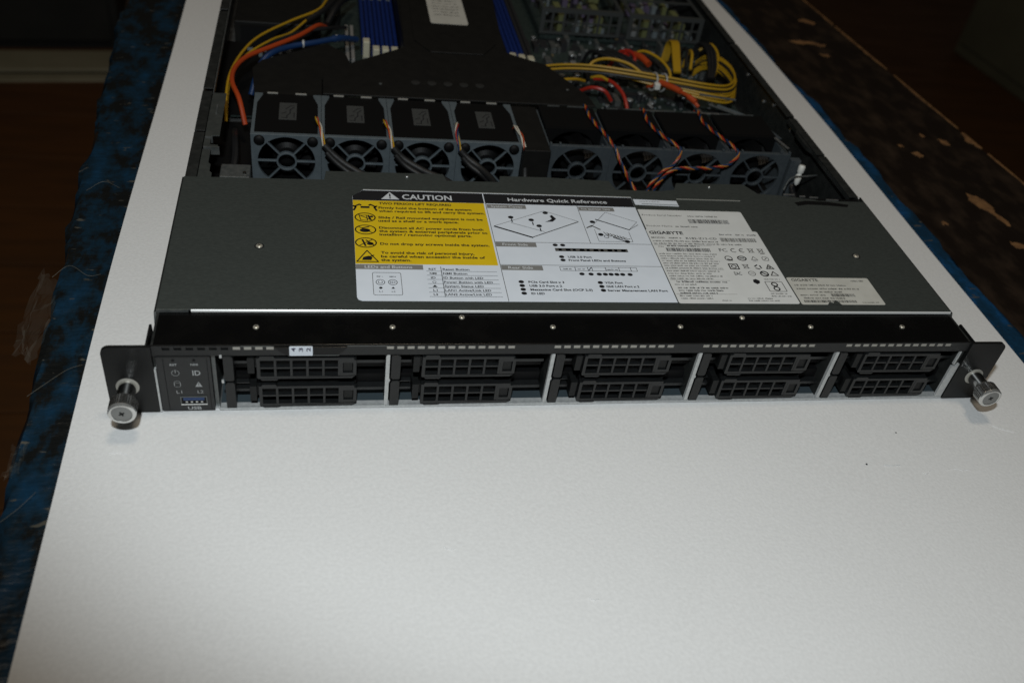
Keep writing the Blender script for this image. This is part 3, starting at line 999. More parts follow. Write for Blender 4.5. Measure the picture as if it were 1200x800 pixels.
# ---- fans
def fan_meshes(kind):
    """a fan module 45 mm wide, its lower left front corner at the origin"""
    o = {}
    W_, H_ = 45.12, 39.0
    cx, cz, r = W_ / 2, 19.2, 18.6
    n = 64
    def sq(a):
        ca, sa = math.cos(a), math.sin(a)
        t = min((cx / abs(ca)) if abs(ca) > 1e-6 else 1e9, ((H_ - cz if sa > 0 else cz) / abs(sa)) if abs(sa) > 1e-6 else 1e9)
        return (cx + ca * t, cz + sa * t)
    angs = [2 * math.pi * (k + 0.5) / n for k in range(n)]
    for q in ((W_ - cx, H_ - cz), (-cx, H_ - cz), (-cx, -cz), (W_ - cx, -cz)):
        angs.append(math.atan2(q[1], q[0]) % (2 * math.pi))
    angs = sorted(set(angs))
    mb = MB()
    mb.band([sq(a) for a in angs], [(cx + r * math.cos(a), cz + min(r, 18.0) * math.sin(a)) for a in angs], 0, 3.0, 'y')
    mb.band([(cx + 6.7 * math.cos(a), cz + 6.7 * math.sin(a)) for a in angs], [(cx + 5.5 * math.cos(a), cz + 5.4 * math.sin(a)) for a in angs], -0.2, 2.8, 'y')
    for a in (0, 180, 48, 132, 228, 312):
        ca, sa = math.cos(R(a)), math.sin(R(a))
        p0, p1, hw = 6.2, 19.0, 0.52
        pts = [(cx + ca * p0 - sa * hw, cz + sa * p0 + ca * hw), (cx + ca * p0 + sa * hw, cz + sa * p0 - ca * hw),
               (cx + ca * p1 + sa * hw, cz + sa * p1 - ca * hw), (cx + ca * p1 - sa * hw, cz + sa * p1 + ca * hw)]
        mb.prism(pts, 0.3, 2.4, 'y')
    if kind == 'right':
        # little posts either side of the corner notches
        for x0 in (0.0, 6.6, W_ - 8.2, W_ - 1.6):
            mb.box(x0 + 0.1, x0 + 1.5, 0.2, 2.8, H_, H_ + 1.6)
    m = 'fan_grey' if kind == 'left' else 'fan_grey_dark'
    o['guard'] = mb.mesh('fan_module', m)
    # side cheeks of the cage, seen from above as pale bars between the black tops
    o['cheek'] = []
    for sx in (1, -1):
        c = MB()
        fx = (lambda v: v) if sx > 0 else (lambda v: W_ - v)
        t, top = (2.2, 39.0) if kind == 'left' else (1.6, 36.0)
        poly = [(0.1, 3.0), (t, 3.0), (t, 44.0), (5.4, 55.5), (5.4, 58.5), (0.1, 58.5)] if kind == 'left' else [(0.1, 3.0), (t, 3.0), (t, 58.5), (0.1, 58.5)]
        pp_ = [(fx(a), b) for a, b in poly]
        c.prism(pp_ if sx > 0 else pp_[::-1], 1.0, top)
        o['cheek'].append(c.mesh('cage_side', m))
    # housing
    h = MB()
    y0 = 3.2 if kind == 'left' else 25.0
    if kind == 'left':
        h.box(2.3, W_ - 2.3, y0, 58.0, 37.2, 38.8)
        h.box(2.3, W_ - 2.3, y0, 58.0, 1, 2)
        h.box(2.3, W_ - 2.3, 55, 58.0, 2, 37.2)
    else:
        h.box(1.7, W_ - 1.7, y0 + 2, 58.0, 37.4, 39.4)
        h.box(1.7, W_ - 1.7, 3.2, 58.0, 1, 2)
        h.box(1.7, W_ - 1.7, 55, 58.0, 2, 37.4)
        h.band([(min(max(x, 1.7), W_ - 1.7), min(max(z, 1.0), 39.4)) for x, z in [sq(a) for a in angs]],
               [(cx + 18.4 * math.cos(a), cz + 18.0 * math.sin(a)) for a in angs], y0, y0 + 2.2, 'y')
    o['housing'] = h.mesh('housing', 'fan_black')
    # rotor: hub and swept blades
    q = MB()
    yb = 8.0 if kind == 'left' else 14.0
    q.lathe([(1.0, 0), (6.0, 0.4), (9.0, 2.0), (9.6, 4.0), (9.6, 26)], (cx, yb, cz), 'y', 32)
    for k in range(7):
        a0 = 2 * math.pi * k / 7
        vs, fs = [], []
        for i in range(5):
            rr = 9.2 + 8.4 * i / 4
            for j in range(5):
                t = j / 4
                a = a0 + 0.62 * t + 0.05 * i
                vs.append((cx + rr * math.cos(a), yb + 4 + 16 * t, cz + rr * math.sin(a)))
        for i in range(4):
            for j in range(4):
                b = i * 5 + j
                fs.append((b, b + 1, b + 6, b + 5))
        q.add(vs, fs)
    o['rotor'] = q.mesh('rotor', 'fan_black', smooth=False)
    if kind == 'left':
        for nm, zc in (('mount', 34.6),):
            k = MB()
            k.lathe([(0.6, -2.0), (2.6, -1.8), (3.5, -0.9), (3.6, 0.4), (3.0, 4)], (0, 0, 0), 'y', 20)
            o['mount'] = k.mesh('rubber_mount', 'deep_black', smooth=True)
        o['clip'] = [MB().box(xa, xb, 58.6, 59.6, 35, 39.3).mesh('rear_edge_strip', 'slot_metal') for (xa, xb) in ((8.5, 15.5), (27.5, 35.0))]  # pale strips paint the broken highlight along the rear edge
        s_ = MB().box(17.2, 28.8, 21.0, 45.0, 38.85, 39.0)
        o['sticker'] = s_.mesh('sticker', 'sticker_grey')
        pr = Print(39.06)
        pr.line([(19.2, 23.5), (22.5, 23.5), (22.5, 26.5), (24.5, 30), (24.5, 35), (27.0, 39)], 0.9, 'chip')
        pr.line([(27.2, 24), (27.2, 31)], 0.8, 'chip')
        pr.line([(19.0, 29.5), (22.0, 31.5)], 0.9, 'chip')
        pr.line([(21.5, 36), (24.5, 40.5), (27, 41.5)], 0.8, 'chip')
        mbp = MB()
        mbp.add(pr.L['chip'].v, pr.L['chip'].f)
        o['print'] = mbp.mesh('sticker_print', 'chip')
    else:
        o['clip'] = [MB().box(xa, xb, 58.6, 59.4, 37, 39.7).mesh('rear_edge_strip', 'steel_dull') for (xa, xb) in ((9, 18), (24.0, 37.0))]
    return o

FY = 211.5
for kind, x0 in (('left', -185.4), ('right', 14.6)):
    fm = fan_meshes(kind)
    for i in range(4):
        g = link('fan_module', fm['guard'], srv, (x0 + 45.2 * i, FY, 1.2), 0.25)
        link('housing', fm['housing'], g)
        for ck in fm['cheek']:
            link('cage_side', ck, g)
        link('rotor', fm['rotor'], g)
        for ck in fm['clip']:
            link('rear_edge_strip', ck, g)
        if kind == 'left':
            for xx in (5.4, 39.5):
                link('rubber_mount', fm['mount'], g, (xx, 0.0, 34.8))
            st = link('sticker', fm['sticker'], g)
            link('sticker_print', fm['print'], g)
# block between the two fan groups and fan wall base
MB().box(-4.3, 14.3, 205, 270, 1.3, 39.4).build('fan_divider', 'shroud_black', srv, bevel=0.6)
MB().box(-205, -186.2, 196, 212, 1.3, 17).build('fan_wall_foot', 'steel_dull', srv, bevel=0.5)
MB().lathe([(1.5, 0), (1.2, 0.8)], (-189.5, 201, 17), 'z', 12).build('screw', 'nickel', srv, smooth=True)
MB().box(196.3, 204, 209, 214, 1.3, 37).build('fan_wall_end', 'fan_grey_dark', srv, bevel=0.4)
MB().box(195.8, 197.0, 214, 262, 30, 37.5).build('fan_wall_end', 'steel_dull', srv)
# bracket strips at the rear right of the fan wall
def strip(a, b, wd, z, m='steel', name='fan_bracket', th=0.9):
    a, b = Vector((*a, 0)), Vector((*b, 0))
    t = (b - a).normalized()
    n = Vector((-t.y, t.x, 0)) * wd / 2
    poly = [(a - n).to_2d(), (b - n).to_2d(), (b + n).to_2d(), (a + n).to_2d()]
    return MB().prism([tuple(p) for p in poly], z - th, z).build(name, m, srv, bevel=0.15)
strip((154.5, 305), (183, 298), 2.6, 40, 'steel_dull')
strip((157, 288), (186, 264), 2.0, 40, 'steel_dull')
strip((165, 290), (190, 268), 3.2, 38.5, 'fan_grey')
strip((130, 271.8), (166, 271.2), 2.0, 40.3, 'steel')
strip((84, 272.5), (122, 272.5), 2.4, 39.8, 'steel_dull')
strip((187, 264), (196, 236), 4.6, 40, 'fan_grey_dark')
strip((192, 236), (196.5, 220), 1.8, 41, 'steel')

MB().box(-217.5, 217.5, 150, 299, 1.25, 1.6).build('floor_shade', 'deep_black', srv)  # black sheet added over the floor to darken the space round the fans
MB().box(-217.5, -141, 299.5, 427, 6.65, 7.6).build('board_shade', 'deep_black', srv)  # black sheet added to put shade over the left of the board
# ---- air shroud
sh = [(-139.2, 271.5), (-139.2, 303), (-116, 326), (-80, 355), (-76.5, 360), (-71.5, 560), (15, 560), (4.5, 362), (8, 357), (35, 340), (59, 288), (61, 271.8)]
sho = MB().prism(sh, 39.6, 41.3).build('air_shroud', 'shroud_black', srv, bevel=0.5)
MB().box(-76.0, -74.6, 362, 560, 8, 39.5).build('shroud_side', 'shroud_black', sho)
MB().box(5.5, 7.0, 366, 560, 8, 39.5).build('shroud_side', 'shroud_black', sho)
# shallow step where the shroud narrows into the duct, and a raised panel
MB().prism([(-68, 372), (-64, 556), (8, 556), (-1, 372), (-14, 350), (-56, 350)], 41.35, 42.3).build('duct_top', 'shroud_black', sho, bevel=0.4)
for k in range(5):
    MB().lathe([(3.4, 0), (3.4, 0.3), (2.6, 0.5)], (-72 + 12 * k, 295.8, 41.3), 'z', 20).build('stud', 'stud_grey', sho, smooth=True)
for (x, y) in ((-98, 291), (44, 297)):
    MB().lathe([(1.3, 0), (1.2, 0.3)], (x, y, 41.3), 'z', 12).build('pin', 'steel_dull', sho)
so_ = MB().prism(rrect(-51.2, -19.6, 406, 500, 2.5, 4), 42.35, 42.5).build('shroud_label', 'label_old', sho)
p = Print(42.56)
for k in range(9):
    p.words(-47, -24, 424 + k * 6.2, 2.2, 'ink_mid', 50 + k)
p.build('shroud_label_print', so_)
MB().prism([(-186, 271.8), (-190, 318), (-184, 332), (-136, 368), (-122, 352), (-118, 332), (-139.8, 305), (-139.8, 271.8)], 34.5, 36).build('air_baffle', 'shroud_black', srv, bevel=0.5)

# ---- main board and what stands on it
board = MB().box(-206, 212, 300, 700, 5.0, 6.6).build('main_board', 'pcb', srv)
def slotblock(x, y0, y1, z, m):
    s_ = MB().box(x - 3.4, x + 3.4, y0, y1, 6.6, z - 3)
    s_.box(x - 3.4, x - 0.5, y0, y1, z - 3, z).box(x + 0.5, x + 3.4, y0, y1, z - 3, z)
    o = s_.build('memory_slot', m, board, bevel=0.25)
    MB().box(x - 0.48, x + 0.48, y0 + 1, y1 - 1, z - 2.95, z - 2.4).build('slot_key', 'deep_black', o)
    return o
for k, x in enumerate((-103.4, -95.8, -88.2, -80.6)):
    yb = 416 if k == 0 else 402
    o = slotblock(x, yb, 545, 20, 'slot_blue')
    MB().box(x - 2.8, x + 2.8, yb - 9, yb - 0.4, 6.6, 22.5).build('slot_latch', 'slot_ivory', o, bevel=0.8)
    MB().box(x - 1.6, x + 1.6, 506, 509, 20.1, 20.6).build('slot_mark', 'pale_part', o)
MB().box(-106.0, -101.0, 384, 400, 6.6, 12).build('power_pin_block', 'fan_grey', board, bevel=0.5)
for k, x in enumerate((20.2, 27.7, 35.2)):
    o = slotblock(x, 404 - k * 2, 545, 20, 'slot_blue' if k < 2 else 'chip')
    MB().box(x - 2.8, x + 2.8, 395 - k * 2, 403.6 - k * 2, 6.6, 22.5).build('slot_latch', 'slot_ivory', o, bevel=0.8)
for x in (-119.3, -115.0):
    MB().box(x - 1.4, x + 1.4, 378, 446, 6.6, 20).build('pin_connector', 'ink_grey', board, bevel=0.4)

# small parts too many to pick apart
rnd = random.Random(11)
mb = MB()
MT = ['chip', 'solder', 'pale_part', 'gold_contact', 'olive_part', 'steel_dull', 'slot_blue']
def part(x, y, sx, sy, h, m):
    mb.cur = MT.index(m)
    mb.box(x - sx / 2, x + sx / 2, y - sy / 2, y + sy / 2, 6.6, 6.6 + h)
def cap(x, y, r, h):
    mb.cur = MT.index('chip')
    mb.lathe([(r, 0), (r, h - .4)], (x, y, 6.6), 'z', 12)
    mb.cur = MT.index('solder')
    mb.lathe([(r * .92, h - .4), (r * .85, h)], (x, y, 6.6), 'z', 12)
for _ in range(420):
    x, y = rnd.uniform(42, 208), rnd.uniform(318, 470)
    k = rnd.random()
    if k < 0.35:
        part(x, y, rnd.uniform(1, 3), rnd.uniform(1, 2.4), rnd.uniform(.6, 1.4), 'solder')
    elif k < 0.55:
        part(x, y, rnd.uniform(3, 9), rnd.uniform(3, 9), rnd.uniform(.8, 1.8), 'chip')
    elif k < 0.75:
        part(x, y, rnd.uniform(1, 2.6), rnd.uniform(1, 2.6), rnd.uniform(.8, 2), 'pale_part')
    elif k < 0.80:
        part(x, y, rnd.uniform(1, 2), rnd.uniform(1, 3), 1.0, 'gold_contact')
    elif k < 0.92:
        cap(x, y, rnd.uniform(1.6, 3.2), rnd.uniform(4, 9))
    else:
        part(x, y, rnd.uniform(2, 6), rnd.uniform(6, 18), rnd.uniform(5, 9), rnd.choice(('chip', 'steel_dull')))
for _ in range(60):
    x, y = rnd.uniform(-200, -125), rnd.uniform(372, 420)
    part(x, y, rnd.uniform(1, 5), rnd.uniform(1, 5), rnd.uniform(.6, 4), rnd.choice(('solder', 'chip', 'pale_part')))
comp = mb.build('board_components', MT, board)
tag(comp, kind='stuff')
# gold edge contacts in front of the riser
for k in range(6):
    MB().box(92 + k * 7.3, 97.5 + k * 7.3, 472, 474, 11, 14).build('edge_contact', 'gold_contact', board)
MB().box(60, 212, 474.5, 482, 6.6, 14).build('riser_slot', 'chip', board, bevel=0.4)

# riser cages with windows
def cage(x0, x1, y0):
    mb = MB()
    w_ = x1 - x0
    mb.box(x0, x1, y0, y0 + 1.2, 14.5, 17).box(x0, x1, y0, y0 + 1.2, 34.5, 38)
    mb.box(x0, x0 + 4, y0, y0 + 1.2, 17, 34.5).box(x1 - 4, x1, y0, y0 + 1.2, 17, 34.5)
    for k in range(1, 7):
        xx = x0 + w_ * k / 7
        mb.box(xx - 1.0, xx + 1.0, y0 + 0.1, y0 + 1.1, 17, 34.5)
    mb.box(x0 + 4, x1 - 4, y0 + 0.2, y0 + 1.0, 25.2, 26.6)
    for yy in (0, 36, 72):
        mb.box(x0, x1, y0 + 1.2 + yy, y0 + 4.5 + yy, 37, 38)
    mb.box(x0, x0 + 3, y0 + 4.5, y0 + 120, 37.2, 38.2).box(x1 - 3, x1, y0 + 4.5, y0 + 120, 37.2, 38.2)
    o = mb.build('riser_cage', 'riser_steel', srv)
    r_ = random.Random(int(x0))
    q = MB()
    mt = ['chip', 'olive_part', 'pale_part', 'solder', 'wire_purple']
    for k in range(46):
        q.cur = r_.choice((0, 0, 1, 2, 2, 3, 4))
        xx, yy = r_.uniform(x0 + 5, x1 - 9), y0 + r_.uniform(6, 90)
        q.box(xx, xx + r_.uniform(2, 6), yy, yy + r_.uniform(3, 14), 14, r_.uniform(18, 31))
    q.cur = 1
    for xx in (x0 + w_ * 0.27, x0 + w_ * 0.74):
        q.box(xx - 3, xx + 3, y0 + 5, y0 + 40, 14, 30)
    c = q.build('riser_components', mt, o)
    tag(c, kind='stuff')
    MB().box(x0 + 2, x1 - 2, y0 + 4, y0 + 118, 8, 13.5).build('riser_card', 'pcb', o)
cage(56, 133, 468)
cage(139, 212, 466)

# power supply block at the back left
psu = MB().box(-211, -141, 428, 700, 2, 25).build('power_supply', 'shroud_black', srv, bevel=0.8)
MB().box(-206, -146, 424.5, 428, 6, 22).build('socket_plate', 'deep_black', psu)
for k in range(2):
    MB().lathe([(7, 0), (7, 13), (6, 14)], (-131 + k * 0.5, 470 + k * 26, 6.6), 'z', 20).build('coil', 'wire_sleeve', board, smooth=True)

# ---- cables
def wire(name, pts, r, m, parent=None, step=2.0, n=8):
    return MB().tube(spline(pts, step), r, n).build(name, m, parent or srv, smooth=True)

def twisted(pts, r, rw, cols, pitch, parent):
    P = spline(pts, 1.2)
    nrm = None
    frames = []
    s_ = 0
    for i, p in enumerate(P):
        t = (P[min(i + 1, len(P) - 1)] - P[max(i - 1, 0)]).normalized()
        if nrm is None:
            nrm = t.cross(Vector((0, 0, 1))).normalized()
        nrm = (nrm - t * nrm.dot(t)).normalized()
        if i:
            s_ += (p - P[i - 1]).length
        frames.append((p, nrm.copy(), t.cross(nrm), s_))
    for k, c in enumerate(cols):
        path = []
        for p, n_, b_, s in frames:
            a = 2 * math.pi * (k / len(cols) + s / pitch)
            path.append(p + (n_ * math.cos(a) + b_ * math.sin(a)) * r)
        MB().tube(path, rw, 6).build('wire', c, parent, smooth=True)

# left: yellow and orange leads in front of the power supply
wire('power_lead', [(-128, 490, 34), (-135.7, 463, 34), (-143.5, 439, 34), (-165.3, 412, 34), (-187.3, 380, 34), (-198.4, 350, 34), (-205.1, 312, 34), (-206.2, 283, 30), (-206, 268, 18)], 1.0, 'wire_yellow')
wire('power_lead', [(-141, 446, 33.5), (-152.5, 421, 32), (-165, 398, 30), (-178, 376.5, 33), (-195.2, 347, 33), (-203.5, 318, 32), (-206, 296, 28), (-206.5, 275, 16)], 0.9, 'wire_yellow')
wire('power_lead', [(-137, 424, 26), (-143.4, 409, 33), (-158, 384, 34), (-177, 362, 34), (-194.8, 341, 34), (-202.6, 319.7, 34), (-203, 298.6, 33.5), (-197, 279, 30), (-193, 268, 16)], 1.75, 'wire_orange')
bs = wire('blue_sleeve_lead', [(-112, 402, 26), (-126, 384, 34), (-144.6, 370, 35.5), (-164, 358, 36), (-178, 342, 36.5), (-186, 332, 30), (-192, 318, 14)], [2.6] * 12 + [2.9] * 4 + [2.2] * 400, 'wire_blue', n=10)
for (x, y, z) in ((-128.5, 382, 34.4), (-154, 365, 35.8)):
    MB().lathe([(3.0, -0.8), (3.2, 0), (3.0, 0.8)], (0, 0, 0), 'x', 14).build('cable_tie', 'tie_clear', bs, smooth=True, loc=(x, y, z))
wire('black_lead', [(-120, 430, 24), (-134, 410, 31), (-156, 396, 32), (-180, 372, 31), (-198, 345, 30), (-208, 315, 24)], 1.6, 'wire_black')
wire('black_lead', [(-112, 500, 24), (-120, 470, 33), (-128, 445, 35), (-136, 425, 28)], 2.6, 'wire_black')
wire('black_lead', [(-118, 500, 26), (-127, 468, 34), (-137, 440, 35), (-152, 420, 32)], 2.2, 'wire_black')

# left fans: short coloured tails, then black sleeves to the bays
for i in range(4):
    xr = -185.4 + 45.2 * (i + 1) + 0.2
    c = empty('fan_cable', (0, 0, 0))
    c.parent = srv
    tail = ('wire_white', 'wire_orange', 'wire_yellow') if i < 2 else (('wire_blue', 'wire_red', 'wire_white', 'wire_yellow') if i == 2 else ('wire_orange', 'wire_white', 'wire_white'))
    twisted([(xr - 3.0 + (5 if i == 2 else 0), FY + 24, 38.0), (xr - 3.4 + (4.5 if i == 2 else 0), FY + 18, 44.0), (xr - 0.6, FY + 6, 43.2), (xr + 0.6, FY - 1.5, 39.5), (xr + 2.0, FY - 4, 33.5)], 0.75, 0.5, tail, 34, c)
    if i == 0:
        pts = [(xr + 1.5, FY - 3.5, 36), (xr + 8, FY - 6, 30), (xr + 18, FY - 10, 24), (xr + 32, FY - 16, 20), (xr + 60, FY - 26, 18), (xr + 84, FY - 46, 18), (xr + 96, FY - 75, 20)]
    elif i == 1:
        pts = [(xr + 1.5, FY - 3.5, 36), (xr + 9, FY - 6, 29), (xr + 22, FY - 12, 24), (xr + 38, FY - 22, 22), (xr + 50, FY - 45, 22), (xr + 56, FY - 75, 22)]
    elif i == 2:
        pts = [(xr + 1.5, FY - 3.5, 36), (xr + 7, FY - 6, 31), (xr + 16, FY - 13, 27), (xr + 22, FY - 30, 26), (xr + 10, FY - 52, 26), (xr + 4, FY - 75, 24)]
    else:
        pts = [(xr + 1.5, FY - 3.0, 34), (xr + 2.5, FY - 4.5, 25), (xr + 2, FY - 14, 14), (xr - 6, FY - 40, 12), (xr - 14, FY - 70, 14)]
    wire('sleeve', pts, 2.3, 'wire_sleeve', c, n=10)
    if i < 3:
        wire('sleeve', [(a + 1.5, b - 3.6, z - 3.4) for a, b, z in pts], 1.9, 'wire_sleeve', c, n=10)

# right fans: twisted multicolour leads over the black tops
MULTI = ('wire_red', 'wire_amber', 'wire_blue', 'wire_black')
rc = [
    [(51.2, 276, 39.5), (52.0, 268, 42.5), (51.5, 256, 42.5), (53.6, 241, 42.6), (57.5, 226, 42.6), (59.0, 217, 42.3), (60.8, 210.5, 41.2), (63.5, 206, 36), (68.5, 201, 28), (75, 196, 19), (79, 182, 18), (78, 160, 20)],
    [(97.5, 275, 39.5), (97.0, 266, 42.5), (95.3, 252, 42.5), (97.0, 239, 42.6), (101.5, 226, 42.6), (107, 217, 42.2), (109.5, 210.5, 40.8), (106, 206, 33), (97, 202.5, 28), (88.5, 198, 20), (82, 184, 18), (80, 160, 20)],
    [(141.5, 276, 39.5), (141.0, 268, 42.5), (139.5, 254, 42.5), (143.0, 238, 42.6), (148.5, 224, 42.6), (152, 215, 42.2), (153.0, 209, 40.0), (147, 206, 34), (134, 204, 31.5), (120, 203.5, 31), (106, 203, 30), (96, 199, 24), (87, 186, 19), (84, 160, 20)],
]
for pts in rc:
    c = empty('fan_cable', (0, 0, 0))
    c.parent = srv
    twisted(pts, 0.72, 0.5, MULTI, 13, c)

# right: thick bundle of yellow and black power leads looping beside the wall
bundle = empty('power_bundle', (0, 0, 0))
bundle.parent = srv
base = [(26, 366, 24), (38, 364, 29), (60, 366, 31), (86, 364, 32), (118, 357, 32), (150, 350, 31), (178, 344.5, 30), (196, 347, 29), (207, 360, 30), (210, 382, 31), (206, 402, 30), (199, 414, 25), (194, 420, 16)]
def offs(dy, dz, dr=0, late=0):
    out = []
    for k, (x, y, z) in enumerate(base):
        t = k / (len(base) - 1)
        f = min(1, max(0, (t - 0.55) / 0.2))
        # late leads lie tucked under the others and only fan out towards the loop
        g = 1 if not late else 0.06 + 0.94 * (lambda u: u * u * (3 - 2 * u))(min(1, max(0, (t - 0.16) / 0.42)))
        out.append((x + f * dr, y + dy * g * (1 - 0.4 * f) + (4.5 * (1 - g) if late else 0), z + dz * g - (4.0 * (1 - g) if late else 0)))
    return out
for (dy, dz, dr, m, late) in ((0, 0, 0, 'wire_yellow', 0), (-5.0, -1.0, -0.5, 'wire_yellow', 0), (-2.5, -1.6, -1, 'wire_black', 0), (2.4, -2.2, 1.5, 'wire_black', 0), (-7.5, -2.4, -2, 'wire_black', 0),
                              (-8.0, -3.2, -1.4, 'wire_yellow', 1), (-10.4, -4.6, -2.0, 'wire_yellow', 1), (-12.6, -6.4, -2.6, 'wire_yellow', 1), (-5.5, -7.4, -4.2, 'wire_black', 1), (-14.6, -8.4, -3.2, 'wire_yellow', 1), (-2.6, -2.8, -0.8, 'wire_yellow', 1)):
    wire('lead', offs(dy, dz, dr, late), 0.98, m, bundle)
# further leads of the same loom behind it
wire('lead', [(78, 372, 24), (86, 378, 30), (100, 380, 32), (116, 373, 31), (128, 362, 26)], 1.2, 'wire_yellow', bundle)
wire('lead', [(42, 350, 22), (52, 347, 26), (64, 350, 26), (74, 356, 22)], 1.2, 'wire_yellow', bundle)
wire('lead', [(122, 404, 20), (133, 400, 32), (144, 386, 33), (150, 370, 30), (150, 358, 24)], 1.2, 'wire_yellow', bundle)
wire('lead', [(118, 402, 20), (130, 398, 30), (140, 384, 31), (146, 368, 28), (146, 356, 22)], 1.2, 'wire_black', bundle)
for k in range(4):
    wire('lead', [(168 - k * 1.9, 424 - k * .3, 14), (170 - k * 1.9, 424, 30), (170 - k * 1.9, 414, 36), (167 - k * 1.8, 396, 31), (164 - k * 1.6, 378, 24)], 1.15, 'wire_yellow' if k != 2 else 'wire_yellow', bundle)
wire('lead', [(182, 418, 12), (183, 415, 28), (181, 402, 31), (178, 390, 22)], 1.3, 'wire_yellow', bundle)
wire('lead', [(178, 420, 12), (178, 417, 29), (176, 403, 33), (172, 388, 24)], 1.4, 'wire_black', bundle)
wire('lead', [(196, 424, 26), (204, 422, 33), (207, 408, 31), (203, 392, 26), (198, 382, 20)], 1.2, 'wire_yellow', bundle)
for k in range(3):
    wire('lead', [(190 + k * 3, 428, 18), (194 + k * 3, 424, 32), (196 + k * 3, 408, 34), (194 + k * 3, 390, 28), (190 + k * 2, 374, 22)], 1.5, 'wire_black', bundle)
# orange-red connector leads
wire('lead', [(112, 412, 16), (118, 410, 26), (124, 402, 30), (126, 392, 28), (118, 384, 20)], 1.7, 'wire_red', bundle)
wire('lead', [(104, 398, 16), (112, 398, 24), (121, 404, 27), (126, 404, 24)], 1.6, 'wire_red', bundle)
q = MB().tube(spline([(127, 399, 29), (130.5, 389, 31), (134.5, 378, 30)], 2), 2.9, 10).build('shrink_sleeve', 'wire_orange', bundle, smooth=True)
wire('lead', [(68, 348, 16), (76, 340, 24), (86, 335, 24), (93, 334, 16)], 1.5, 'wire_red', bundle)
wire('lead', [(82, 357, 24), (92, 346, 28), (99, 330, 26), (101, 316, 20), (101, 306, 10)], 1.5, 'wire_red', bundle)
wire('lead', [(80, 359, 24), (86, 353, 28), (91, 346, 28)], 1.25, 'wire_yellow', bundle)
wire('lead', [(128, 352, 22), (137, 340, 30), (146, 327, 31), (152, 317, 31), (158, 308, 27)], 1.5, 'wire_orange', bundle)
MB().tube(spline([(134.5, 343, 30.5), (142, 332, 31.5), (147, 325, 31.5)], 2), 2.5, 10).build('shrink_sleeve', 'wire_orange', bundle, smooth=True)
MB().tube(spline([(151.5, 318, 31), (156, 311, 29.5)], 2), 2.4, 10).build('shrink_sleeve', 'wire_orange', bundle, smooth=True)
# black coils of lead behind
for k in range(4):
    wire('lead', [(84 + k * 6, 408 - k * 2, 14), (88 + k * 6, 402, 28), (98 + k * 6, 388, 31), (112 + k * 5, 374, 28), (128 + k * 4, 362, 25)], 1.6, 'wire_black', bundle)
# clear cable ties round the bundle
for (x, y) in ((133, 350), (141, 349)):
    pts = [(x - 2 + 5.5 * math.sin(a) * 0.3, y + 8.5 * math.cos(a), 27.5 + 6.8 * math.sin(a)) for a in [2 * math.pi * k / 20 for k in range(21)]]
    MB().tube(pts, 0.75, 6).build('cable_tie', 'tie_clear', bundle, smooth=True)
MB().box(129, 133.5, 337, 342, 26, 31).build('tie_head', 'nylon', bundle, bevel=0.6)

# white nylon clip and its lead at the right end of the fans
clip = MB()
clip.lathe([(0.8, -7), (1.9, -5.4), (2.4, -2), (2.4, 0), (1.7, 1), (1.7, 2), (2.5, 3), (2.5, 7), (2.1, 8)], (0, 0, 0), 'z', 14)
co = clip.build('nylon_clip', 'nylon', srv, smooth=True, loc=(203.5, 205, 27))
co.rotation_euler = (R(-14), R(8), 0)
wire('clip_lead', [(190, 196, 20), (193, 199, 26), (198, 201, 28.5), (206, 201, 29), (216, 203, 29)], 0.6, 'steel_dull')
wire('black_lead', [(200, 260, 20), (206, 240, 26), (205, 222, 22), (203, 206, 14), (200, 180, 8)], 2.4, 'wire_black')
wire('black_lead', [(-200, 262, 14), (-198, 240, 20), (-197, 222, 16), (-199, 200, 8), (-196, 170, 6)], 2.4, 'wire_black')
# torn edge at the right rear of the cover
for (x, y, l) in ((163, 149.5, 8), (174, 147.8, 4), (181, 146.8, 6), (192, 144.4, 9)):
    MB().box(x, x + l, y - 0.6, y + 0.5, 44.0, 44.75).build('bent_lip', 'steel', srv)
MB().prism([(168, 136), (176, 138), (190, 137.5), (204, 136), (206, 139), (192, 142), (176, 142.6), (167, 140)], 44.37, 44.42).build('scuff', 'deep_black', srv)

# ---- labels on the cover
Z0 = 44.36
cau = MB().prism([(-115.5, 140.3), (-122.0, 133.0), (-122.0, 36.0), (-121.2, 33.9), (-119.3, 33.0), (53.0, 33.0), (53.4, 140.3)][::-1], Z0, Z0 + 0.14).build('caution_label', 'label_white', srv)
p = Print(Z0 + 0.17)
p.poly([(-115.8, 139.8), (-121.9, 133.2), (-121.9, 128.7), (-43.0, 128.7), (-43.0, 139.8)][::-1], 'ink')
p.rect(-42.4, 53.3, 128.7, 139.8, 'ink')
p.rect(-121.95, -43.4, 65.2, 128.6, 'label_yellow')
p.rect(-121.95, -85.6, 60.4, 64.8, 'ink_grey')
p.rect(-41.8, -17.6, 123.6, 127.9, 'ink_grey')
p.rect(15.7, 38.6, 123.3, 127.6, 'ink_grey')
p.rect(-41.9, -18.0, 83.6, 88.0, 'ink_grey')
p.rect(-41.9, -18.2, 61.1, 65.6, 'ink_grey')
p.line([(-42.2, 128.6), (-42.2, 33.2)], 0.35, 'ink_mid')
p.line([(-41.9, 88.3), (53.2, 88.3)], 0.35, 'ink_mid')
p.line([(-41.9, 66.1), (53.2, 66.1)], 0.35, 'ink_mid')
p.line([(15.3, 128.6), (15.3, 88.4)], 0.35, 'ink_mid')
p.build('label_fields', cau)
p = Print(Z0 + 0.22)
p.text('CAUTION', -92.6, -62.5, 130.9, 5.3, 'ink_white', 0.022)
p.poly([(-105.2, 130.4), (-94.3, 130.4), (-99.8, 138.4)], 'ink_white')
p.text('Hardware Quick Reference', -27.7, 35.9, 132.0, 3.6, 'ink_white', 0.02)
